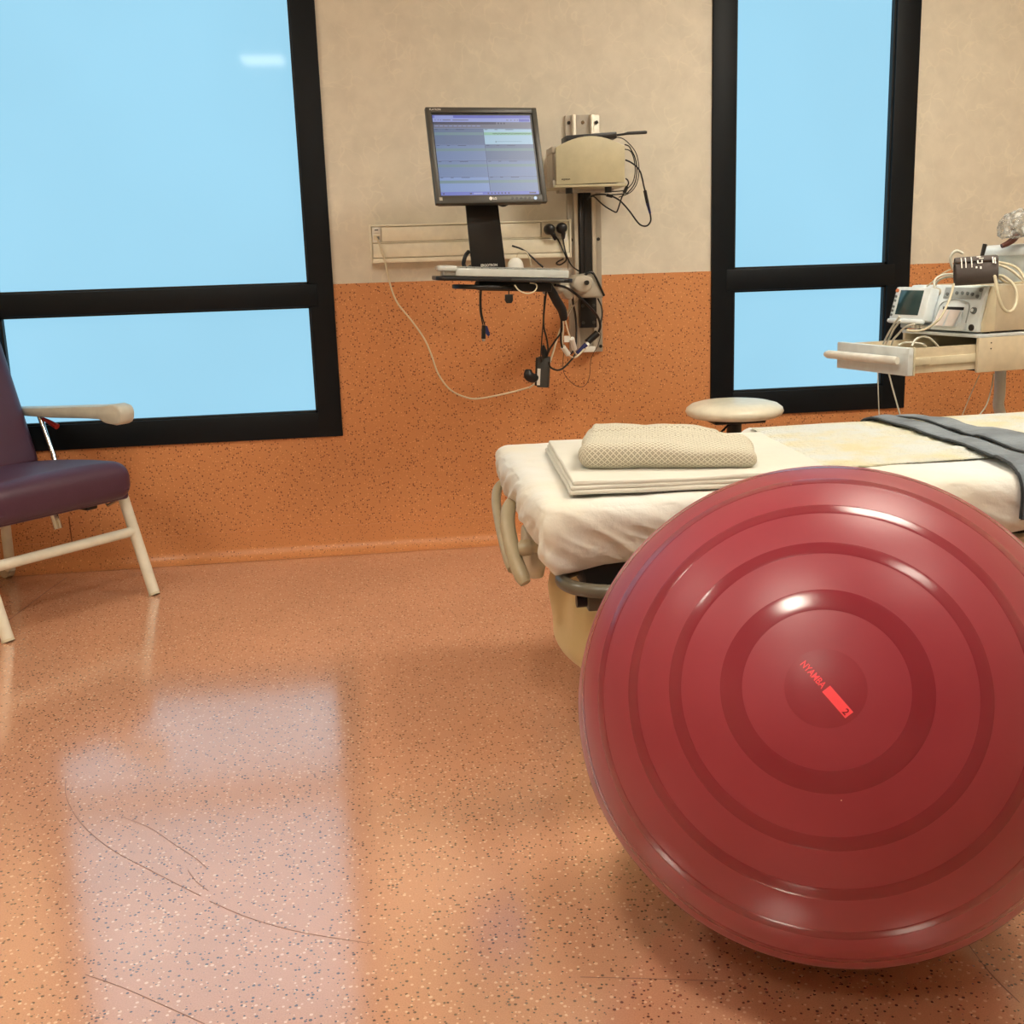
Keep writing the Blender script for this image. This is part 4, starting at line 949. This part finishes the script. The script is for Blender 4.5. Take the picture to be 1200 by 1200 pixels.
for k in range(5):
    MB().cyl((0.068+k*0.0145, -0.0008, -Hm+0.0135), (0.068+k*0.0145, -0.0022, -Hm+0.0135), 0.0045, 14).out('button', 'black', mon)
MB().cyl((0.146, -0.0008, -Hm+0.0135), (0.146, -0.0022, -Hm+0.0135), 0.0055, 16).out('power_light', 's_led', mon)
# stand panel belongs to the monitor
ps = MB().prism([(0.338, 1.27), (0.446, 1.27), (0.468, 1.030), (0.353, 1.028)], 3.795, 3.812, 'y', bev=0.003).out('stand_post', 'black'); world_part(ps, mon)
pb = MB().box(0.32, 0.466, 3.76, 3.86, 1.0225, 1.040, 0.006).out('stand_foot', 'black'); world_part(pb, mon)
vs, fs = text_shape('ERGOTRON', 0.0115, 0.0003)
tx = MB().add([(0.382+a*0.9, 3.7940, 1.0500+b) for a, b in vs], fs).out('stand_lettering', 'print_white', None, 0, fix=False); world_part(tx, mon)
pc = MB().tube([(0.435, 3.80, 1.262), (0.462, 3.79, 1.245), (0.49, 3.80, 1.255)], 0.004, 8, smooth=5).out('cord', 'cord_black'); world_part(pc, mon)
world_part(cable('cord', 'video_cord', 0.0032, 'cord_black'), mon)
pv = MB().tube([(0.345, 3.82, 1.10), (0.332, 3.80, 1.085), (0.325, 3.80, 1.06), (0.335, 3.80, 1.045), (0.35, 3.82, 1.05)], 0.007, 8, smooth=4).out('cord_coil', 'cord_black'); world_part(pv, mon)

# computer box with curved top on the track
bx = thing('computer_holder', 'beige wall-mounted computer box with arched top beside the monitor', 'computer box', (0.795, 4.03, 1.31))
def BW(o): return world_part(o, bx)
arch = [(0.672, 1.318), (0.672, 1.442)]+[(0.672+0.244*k/12, 1.442+0.036*math.sin(PI*k/12)**0.9) for k in range(1, 12)]+[(0.916, 1.442), (0.914, 1.322)]
BW(MB().prism(arch, 3.95, 3.962, 'y', bev=0.002).out('front_panel', 'putty'))
BW(MB().box(0.688, 0.900, 3.962, 4.06, 1.322, 1.432, 0.004).out('computer_case', 'black'))
BW(MB().box(0.660, 0.676, 3.958, 4.08, 1.312, 1.335, 0.003).box(0.660, 0.676, 3.958, 4.08, 1.425, 1.448, 0.003).box(0.664, 0.672, 3.98, 4.10, 1.33, 1.43).out('side_bracket', 'grey_plastic'))
BW(MB().box(0.664, 0.922, 3.952, 4.12, 1.309, 1.318, 0.002).out('shelf', 'putty'))
BW(MB().box(0.70, 0.90, 4.06, 4.13, 1.30, 1.46, 0.004).out('mount_plate', 'grey_plastic'))
for x in (0.722, 0.862): BW(MB().cyl((x, 3.985, 1.309), (x, 3.985, 1.290), 0.0125, 14).out('knob', 'black'))
vs, fs = text_shape('ergotron', 0.0085, 0.0002)
BW(MB().add([(0.690+a, 3.9490, 1.334+b) for a, b in vs], fs).out('brand_lettering', 'print_dark', None, 0, fix=False))
for key, r_, mt in (('box_cord_a', 0.0017, 'cord_black'), ('box_cord_b', 0.0022, 'cord_black'), ('box_cord_c', 0.0019, 'cord_black'), ('box_cord_d', 0.0026, 'cord_black')):
    BW(cable('cord', key, r_, mt))
BW(MB().tube(PATHS['box_cord_d_bead'], 0.0065, 12).out('ferrite', 'black'))
BW(cable('cord', 'box_cord_e', 0.0030, 'cord_black'))
BW(MB().tube(PATHS['box_cord_e_bead'], 0.0062, 12).out('inline_connector', 'black'))
BW(MB().tube(PATHS['box_cord_e_conn'], [0.0062, 0.0072, 0.004], 12).out('inline_connector', 'blue_plug'))
BW(MB().tube(PATHS['box_cord_e_bead2'], 0.0055, 12).out('ferrite', 'black'))
ro = thing('wireless_router', 'thin black router with antenna lying on top of the beige computer box', 'router', (0.805, 4.03, 1.47))
rm = Matrix.Translation((0.805, 4.03, 1.478)) @ Matrix.Rotation(R(-3.0), 4, 'Y')
o = MB().box(-0.090, 0.090, -0.05, 0.05, -0.011, 0.011, 0.003, mx=rm).out('body', 'black'); world_part(o, ro)
o = MB().tube([(0.901, 4.03, 1.487), (0.93, 4.03, 1.490), (0.945, 4.03, 1.493), (1.008, 4.03, 1.495), (1.014, 4.03, 1.495)], [0.0042, 0.0042, 0.0055, 0.0060, 0.0045], 10).out('antenna', 'black'); world_part(o, ro)

# loose leads below the tray
pa = thing('power_adapter', 'grey power adapter hanging by black leads below the keyboard tray', 'power adapter', (0.60, 3.87, 0.68))
def PW(o): return world_part(o, pa)
pm = Matrix.Translation((0.600, 3.885, 0.680)) @ Matrix.Rotation(R(4), 4, 'Y') @ Matrix.Rotation(R(-18), 4, 'Z')
PW(MB().box(-0.021, 0.021, -0.014, 0.016, -0.054, 0.054, 0.004, mx=pm).out('adapter_body', 'adapter'))
PW(MB().box(-0.020, -0.009, -0.0155, -0.0140, -0.046, 0.012, 0.0, mx=pm).out('rating_sticker', 'sticker'))
PW(MB().box(-0.030, -0.016, -0.004, 0.014, -0.050, 0.050, 0.003, mx=pm).out('second_adapter', 'black'))
PW(MB().tube([(0.545, 3.88, 0.690), (0.545, 3.875, 0.672), (0.560, 3.88, 0.660), (0.580, 3.89, 0.665)], [0.012, 0.019, 0.017, 0.012], 14, smooth=3).out('round_plug', 'black'))
PW(MB().tube([(0.604, 3.87, 0.735), (0.602, 3.87, 0.752), (0.598, 3.865, 0.775)], [0.012, 0.011, 0.004], 10).out('strain_relief', 'black'))
for key in ('lead_a', 'lead_b', 'lead_c', 'lead_d'): PW(cable('cord', key, 0.0034 if key != 'lead_b' else 0.0022, 'cord_black'))

cb = thing('cable_bundle', 'thick black cable sleeve with white cords hanging from the right of the keyboard tray', 'cable bundle', (0.62, 3.75, 0.95))
def CW(o): return world_part(o, cb)
CW(MB().tube(PATHS['sleeve'], [0.012, 0.0155, 0.0165, 0.0155, 0.013], 12, smooth=5).out('sleeve', 'black_matt', None, 60))
CW(cable('white_cord', 'white_cord_a', 0.0034, 'cord_white')); CW(cable('white_cord', 'white_cord_b', 0.0028, 'cord_white')); CW(cable('white_cord', 'white_cord_c', 0.0022, 'grey_plastic'))
CW(cable('black_cord', 'black_cord_loop', 0.0034, 'cord_black'))
A = [Vector(p) for p in PATHS['white_cord_a']]; Bp = [Vector(p) for p in PATHS['white_cord_b']]
CW(MB().tube([A[3]+Vector((-0.001, -0.003, 0.004)), A[4]+Vector((0.006, -0.003, -0.006))], [0.0095, 0.0105, 0.0095], 12).out('ferrite', 'white_plastic'))
CW(MB().tube([Bp[2]+Vector((0.006, -0.004, -0.006)), Bp[4]+Vector((0, -0.004, 0.006))], [0.0090, 0.0100, 0.0090], 12).out('ferrite', 'white_plastic'))
CW(MB().box(Bp[2].x-0.021, Bp[2].x-0.001, Bp[2].y-0.004, Bp[2].y-0.003, Bp[2].z-0.018, Bp[2].z+0.004).out('cord_tag', 'sticker'))

va = thing('video_adapter', 'dark video adapter with blue plug hanging in front of the wall track', 'adapter', PATHS['adapter_body'][0])
def VW(o): return world_part(o, va)
VW(MB().tube(PATHS['adapter_body'], 0.0125, 12).out('adapter_body', 'black'))
VW(MB().tube(PATHS['adapter_blue'], 0.0085, 10).out('blue_plug', 'blue_plug'))
q = Vector(PATHS['white_cord_a'][-1])
VW(MB().tube([q, q+Vector((0.014, 0.01, 0.016))], 0.0075, 10).out('white_plug', 'white_plastic'))
VW(cable('cord', 'black_cable_right', 0.0045, 'cord_black')); VW(cable('cord', 'black_cable_right_b', 0.003, 'cord_black'))
VW(cable('cord', 'black_cable_mid', 0.0040, 'cord_black'))
tag(cable('thin_wire', 'thin_wire', 0.0011, 'cord_black'), 'very thin black wire hanging in a loop below the wall track', 'wire')
tag(cable('white_loop_cord', 'tray_white_loop', 0.0022, 'cord_white'), 'short white cord drooping in a small loop under the keyboard tray', 'cord')
pl = thing('spare_lead', 'spare black lead with round plug dangling under the keyboard tray', 'cable', PATHS['ps2_cord_a'][0])
world_part(cable('cord', 'ps2_cord_a', 0.0022, 'cord_black'), pl); world_part(cable('cord', 'ps2_cord_b', 0.0022, 'cord_black'), pl)
a_, b_ = [Vector(p) for p in PATHS['ps2_conn']]
world_part(MB().tube([a_, b_], [0.0065, 0.0085, 0.0085, 0.0075], 12).out('connector', 'black'), pl)
world_part(MB().tube([b_, b_+Vector((0.001, 0, -0.008))], 0.0055, 12).out('connector_tip', 'chrome'), pl)
world_part(MB().prism([(a_.x+0.004, a_.z-0.002), (a_.x+0.012, a_.z-0.003), (a_.x+0.020, b_.z+0.012), (a_.x+0.014, b_.z+0.006), (a_.x+0.006, b_.z+0.016)], a_.y+0.001, a_.y+0.010, 'y').out('connector', 'blue_plug'), pl)

# ================================================================ MONITORING CART
A0 = (1.865, 3.25, 0); TH = R(-78)
cart = thing('equipment_cart', 'cream metal equipment cart with its top drawer pulled out by the narrow window', 'cart', A0, TH)
BZ0, BZ1 = 0.678, 0.796; CD = 0.46; CWD = 0.36
MB().box(-CWD, 0, -0.004, CD, BZ1-0.011, BZ1, 0.002).out('top_plate', 'cart_daylit', cart)
MB().box(-0.012, 0, 0, CD, BZ0, BZ1-0.011, 0.0015).out('side_panel', 'cart', cart)
MB().box(-CWD, -CWD+0.012, 0, CD, BZ0, BZ1-0.011, 0.0015).out('side_panel', 'cart', cart)
MB().box(-CWD+0.012, -0.012, CD-0.012, CD, BZ0, BZ1-0.011).out('back_panel', 'cart', cart)
MB().box(-CWD+0.012, -0.012, 0.02, CD-0.012, BZ0+0.002, BZ0+0.010).out('bottom_panel', 'black_matt', cart)
for z in (0.768, 0.750): MB().cyl((0, 0.047, z-0.0), (0.0015, 0.047, z), 0.0022, 8).out('screw', 'black', cart)
dr = MB().box(-CWD+0.002, 0.0, -0.262, -0.242, 0.683, 0.768, 0.003).out('drawer', 'cart_daylit', cart)
MB().box(-0.030, -0.018, -0.243, 0.12, 0.688, 0.764).box(-CWD+0.020, -CWD+0.030, -0.243, 0.12, 0.688, 0.764).box(-CWD+0.02, -0.02, -0.243, 0.12, 0.688, 0.694).out('drawer_box', 'cart', dr)
MB().box(-0.018, -0.0125, -0.235, 0.10, 0.711, 0.736, 0.001).box(-0.0125, -0.010, -0.235, -0.17, 0.714, 0.733, 0.001).out('drawer_slide', 'cream', dr)
MB().tube([(-CWD-0.020, -0.288, 0.728), (-CWD+0.0, -0.292, 0.729), (-0.03, -0.292, 0.731), (-0.016, -0.288, 0.731)], [0.010, 0.0135, 0.0135, 0.0115], 14).cyl((-CWD+0.02, -0.29, 0.729), (-CWD+0.02, -0.262, 0.729), 0.007).cyl((-0.05, -0.29, 0.731), (-0.05, -0.262, 0.731), 0.007).out('drawer_handle', 'white_plastic', dr)
MB().box(-0.014, 0.0, -0.241, -0.234, 0.683, 0.768, 0.001).out('drawer_edge', 'cream', dr)
o = MB().tube([(2.09, 3.5, 0.68)]+PATHS['cart_post'][1:4]+[(2.102, 3.5, 0.50), (2.12, 3.5, 0.42), (2.12, 3.5, 0.10)], 0.018, 14, smooth=4).out('column', 'cart_daylit'); world_part(o, cart)
MB().box(-0.34, -0.02, 0.0, 0.44, 0.07, 0.11, 0.01).out('base', 'cart', cart)
for x, y in ((-0.31, 0.04), (-0.05, 0.04), (-0.31, 0.40), (-0.05, 0.40)):
    MB().cyl((x-0.014, y, 0.036), (x+0.014, y, 0.036), 0.036, 18).cyl((x, y, 0.036), (x, y, 0.08), 0.008).out('castor', 'black', cart)

# fetal monitor on the cart
fm = thing('fetal_monitor', 'white and beige fetal heart monitor with small screen and paper printer on the cart', 'medical monitor', (A0[0], A0[1], BZ1), TH)
ZT = 0.146
MB().prism([(-0.004, 0.006), (-0.004, 0.036), (0.026, ZT), (0.055, ZT+0.001), (0.055, 0.006)], -0.357, -0.006, 'x', bev=0.004).out('front_shell', 'device', fm)
MB().prism([(0.008, 0.006), (0.008, 0.034), (0.034, ZT-0.001), (0.058, ZT), (0.058, 0.006)], -0.006, 0.0, 'x', bev=0.002).out('corner_trim', 'cream', fm)
MB().box(-0.355, -0.001, 0.056, 0.44, 0.006, ZT, 0.004).out('case', 'device_side', fm)
for x in (-0.33, -0.03): MB().cyl((x, 0.05, 0), (x, 0.05, 0.007), 0.012).cyl((x, 0.40, 0), (x, 0.40, 0.007), 0.012).out('foot', 'black', fm)
MB().cyl((0, 0.20, 0.10), (0.004, 0.20, 0.10), 0.016, 20).out('side_badge', 'cream', fm)
SL = Matrix.Translation((0, -0.004, 0.036)) @ Matrix.Rotation(R(-15.2), 4, 'X')
def sl(name, mat, parent=None, **k):
    return k['m'].out(name, mat, parent or fm, k.get('s', 40))
d = MB().box(-0.378, -0.205, -0.042, -0.004, -0.010, 0.100, 0.006, mx=SL).out('display_unit', 'device', fm)
MB().box(-0.378, -0.205, -0.048, -0.030, -0.022, -0.008, 0.005, mx=SL).out('display_lip', 'device', fm)
MB().box(-0.350, -0.236, -0.0432, -0.040, 0.006, 0.088, 0.001, mx=SL).out('lcd_screen', 'lcd', d)
for k in range(5): MB().cyl(tuple(SL @ Vector((-0.366, -0.042, 0.066-k*0.014-(0.006 if k > 1 else 0)))), tuple(SL @ Vector((-0.366, -0.046, 0.066-k*0.014-(0.006 if k > 1 else 0)))), 0.0042, 10).out('button', 'knob', d)
MB().cyl(tuple(SL @ Vector((-0.366, -0.042, 0.086))), tuple(SL @ Vector((-0.366, -0.047, 0.086))), 0.006, 12).out('power_button', 'orange_btn', d)
def knob(x, h, r_, L_, mat='knob', nm='button'):
    p = SL @ Vector((x, 0.0, h)); q_ = SL @ Vector((x, -L_, h)); MB().tube([p, q_], [r_, r_*0.85], 14).out(nm, mat, fm)
knob(-0.218, 0.092, 0.013, 0.030, 'grey_plastic', 'rotary_knob')
MB().box(-0.188, -0.020, -0.002, 0.001, 0.072, 0.108, 0.001, mx=SL).out('button_field', 'device_dark', fm)
for x, h in ((-0.170, 0.086), (-0.128, 0.090), (-0.103, 0.090), (-0.080, 0.089), (-0.058, 0.087), (-0.034, 0.080), (-0.026, 0.100)): knob(x, h, 0.0062, 0.006)
knob(-0.034, 0.036, 0.011, 0.008, 'knob', 'selector_knob'); knob(-0.034, 0.036, 0.006, 0.011, 'device', 'selector_cap')
MB().cyl((-0.030, -0.004, 0.020), (-0.030, -0.009, 0.020), 0.010, 16).out('transducer_jack', 'black', fm)
# printer bay: arched rim, slot and a tongue of paper
archp = [(-0.200, -0.012), (-0.192, 0.050), (-0.165, 0.064), (-0.125, 0.070), (-0.085, 0.064), (-0.060, 0.050), (-0.056, -0.012)]
rim = [SL @ Vector((x, -0.001, z)) for x, z in archp]
MB().tube(rim, 0.0022, 6, smooth=4).out('printer_rim', 'device_dark', fm, 60)
MB().box(-0.176, -0.082, -0.002, 0.004, 0.037, 0.046, 0.001, mx=SL).out('printer_slot', 'black', fm)
MB().prism([(-0.004, 0.0), (-0.026, -0.016), (-0.004, 0.034)], -0.180, -0.078, 'x', mx=Matrix.Translation((0, 0, 0.036))).out('paper_tray', 'device', fm)
MB().quad((-0.176, -0.0065, 0.072), (-0.131, -0.0065, 0.072), (-0.134, -0.0295, 0.0225), (-0.180, -0.0295, 0.0225)).quad((-0.128, -0.0065, 0.072), (-0.082, -0.0065, 0.072), (-0.082, -0.0305, 0.0225), (-0.126, -0.0290, 0.0225)).out('chart_paper', 'paper', fm, 0)
MB().box(-0.198, -0.052, -0.016, -0.002, 0.008, 0.034, 0.003).out('paper_door', 'device', fm)
MB().box(-0.350, -0.215, -0.020, -0.003, 0.008, 0.022, 0.003).out('connector_strip', 'device_dark', fm)
for x in (-0.235, -0.255, -0.28): MB().box(x, x+0.014, -0.032, -0.018, 0.009, 0.021, 0.002).out('lead_plug', 'white_plastic', fm)
def FW(o): return world_part(o, fm)
for key in ('lead_1', 'lead_2', 'lead_3', 'lead_4', 'lead_5'): FW(cable('transducer_lead', key, 0.0032, 'hose_light'))
for key, r_ in (('hang_1', 0.0016), ('hang_2', 0.0024), ('hang_3', 0.0014), ('hang_4', 0.0022)): FW(cable('hanging_lead', key, r_, 'hose_light'))

# white transducer box behind the cuff
tb = thing('vital_signs_module', 'white box with sloped lid standing on the fetal monitor behind the cuff', 'medical device', (A0[0], A0[1], BZ1+ZT), TH)
MB().box(-0.225, -0.045, 0.24, 0.42, 0.001, 0.090, 0.006).out('case', 'device', tb)
MB().box(-0.047, -0.040, 0.245, 0.42, 0.004, 0.088, 0.003).out('side_panel', 'cream', tb)
MB().prism([(0.20, 0.088), (0.205, 0.112), (0.23, 0.122), (0.43, 0.126), (0.43, 0.088)], -0.245, -0.030, 'x', bev=0.006).out('lid', 'device', tb)
MB().box(-0.031, -0.028, 0.25, 0.40, 0.098, 0.118, 0.001).out('lid_label', 'cream', tb)
vs, fs = text_shape('P3 ····', 0.012)
MB().add([(-0.0275, 0.26+a, 0.103+b) for a, b in vs], fs).out('lid_lettering', 'print_dark', tb, 0, fix=False)
world_part(MB().tube([(1.940, 3.4, 1.005), (1.944, 3.4, 1.03), (1.952, 3.4, 1.068)], [0.0055, 0.006, 0.0068], 10).out('antenna', 'black'), tb)

# rolled blood pressure cuff with hoses
cf = thing('blood_pressure_cuff', 'rolled dark grey blood pressure cuff with white print and coiled beige hoses', 'cuff', (1.86, 3.26, BZ1+ZT))
def UW(o): return world_part(o, cf)
p0, p1 = Vector((1.780, 3.262, 0.986)), Vector((1.888, 3.215, 0.991))
ax = (p1-p0).normalized(); s1 = Vector((0, 0, 1)); s1 = (s1-ax*s1.dot(ax)).normalized(); s2 = ax.cross(s1)
m = MB(); vs = []; fs = []; n = 40; turns = 2.2
def roll(a, rr, t): return p0.lerp(p1, t)+(s1*math.sin(a)*0.96+s2*math.cos(a))*rr
NS = 70
for k in range(NS+1):
    a = k/NS*turns*2*PI; rr = 0.026+0.017*k/NS
    for t in (0.0, 0.04, 0.5, 0.96, 1.0): vs.append(roll(-a+2.0, rr*(1.0 if t not in (0, 1) else 0.96), t))
for k in range(NS):
    for j in range(4): fs.append((k*5+j, (k+1)*5+j, (k+1)*5+j+1, k*5+j+1))
o = m.add(vs, fs).out('wrap', 'cuff', None, 60); UW(o)
sm_ = o.modifiers.new('thickness', 'SOLIDIFY'); sm_.thickness = 0.004; sm_.offset = 1
def on_cuff(name, quads, mat='print_white', rr=0.0478):
    m = MB()
    for t0, t1, a0, a1 in quads:
        k = 5
        for i in range(k):
            b0, b1 = a0+(a1-a0)*i/k, a0+(a1-a0)*(i+1)/k
            m.quad(roll(b0, rr, t0), roll(b0, rr, t1), roll(b1, rr, t1), roll(b1, rr, t0))
    return UW(m.out(name, mat, None, 0))
# angle: pi/2 is the top, the camera sees the side near the viewing direction
cd = Vector((0, 0, CAM_H))-p0; va_ = math.atan2(cd.dot(s1), cd.dot(s2))
def ca(k): return va_+k
sg = 1 if (s1*math.sin(va_+0.3)+s2*math.cos(va_+0.3)).z > (s1*math.sin(va_)+s2*math.cos(va_)).z else -1
on_cuff('printed_lines', [(t, t+0.022, ca(sg*0.25), ca(sg*1.15)) for t in (0.12, 0.22, 0.36)])
on_cuff('printed_marks', [(0.50, 0.60, ca(sg*1.05), ca(sg*1.2)), (0.55, 0.66, ca(sg*0.88), ca(sg*0.95)), (0.50, 0.53, ca(sg*0.55), ca(sg*0.75)), (0.60, 0.63, ca(sg*0.55), ca(sg*0.75)), (0.50, 0.63, ca(sg*0.50), ca(sg*0.55)), (0.46, 0.50, ca(sg*0.18), ca(sg*0.30)), (0.56, 0.60, ca(sg*0.12), ca(sg*0.28)), (0.86, 0.89, ca(sg*0.45), ca(sg*1.0)), (0.91, 0.94, ca(sg*0.4), ca(sg*0.9))])
for key, r_, mt in (('hose_a', 0.0036, 'hose'), ('hose_b', 0.0045, 'hose_light'), ('hose_c', 0.0036, 'hose_light'), ('hose_d', 0.0036, 'hose_light'), ('hose_e', 0.0022, 'hose'), ('hose_f', 0.0042, 'hose'), ('hose_g', 0.0042, 'hose'), ('hose_h', 0.0052, 'hose'), ('hose_i', 0.0036, 'hose')):
    UW(cable('hose', key, r_, mt))

# probe wrapped in clear film, top right
pb_ = thing('wrapped_probe', 'brown handled probe wrapped in crumpled clear plastic above the white box', 'wrapped probe', (2.0, 3.36, 1.062))
def QW(o): return world_part(o, pb_)
QW(MB().tube([(1.985, 3.36, 1.060), (2.005, 3.36, 1.068), (2.025, 3.36, 1.082), (2.045, 3.36, 1.11), (2.075, 3.36, 1.13)], [0.007, 0.009, 0.011, 0.012, 0.012], 12, smooth=4).out('handle', 'brown', None, 60))
QW(MB().tube([(2.03, 3.36, 1.10), (2.07, 3.36, 1.135), (2.12, 3.36, 1.14)], [0.02, 0.028, 0.02], 12, smooth=4).out('probe_head', 'grey_plastic', None, 60))
m = MB().lathe([(0.0, 0.052), (0.02, 0.050), (0.04, 0.040), (0.055, 0.022), (0.062, 0.0), (0.064, -0.022), (0.058, -0.030), (0.03, -0.026), (0.0, -0.024)], 40)
vv = []
for x, y, z in m.v:
    k = 1+0.22*nz(x*45, y*45, z*30)+0.10*nz(x*110, y*110, z*60)
    vv.append((2.055+x*k*1.25-0.25*z, 3.36+y*k, 1.118+z*(1.0+0.35*nz(x*40, y*40, 3))+0.10*x))
m.v = vv
QW(m.out('plastic_wrap', 'film', None, 30))
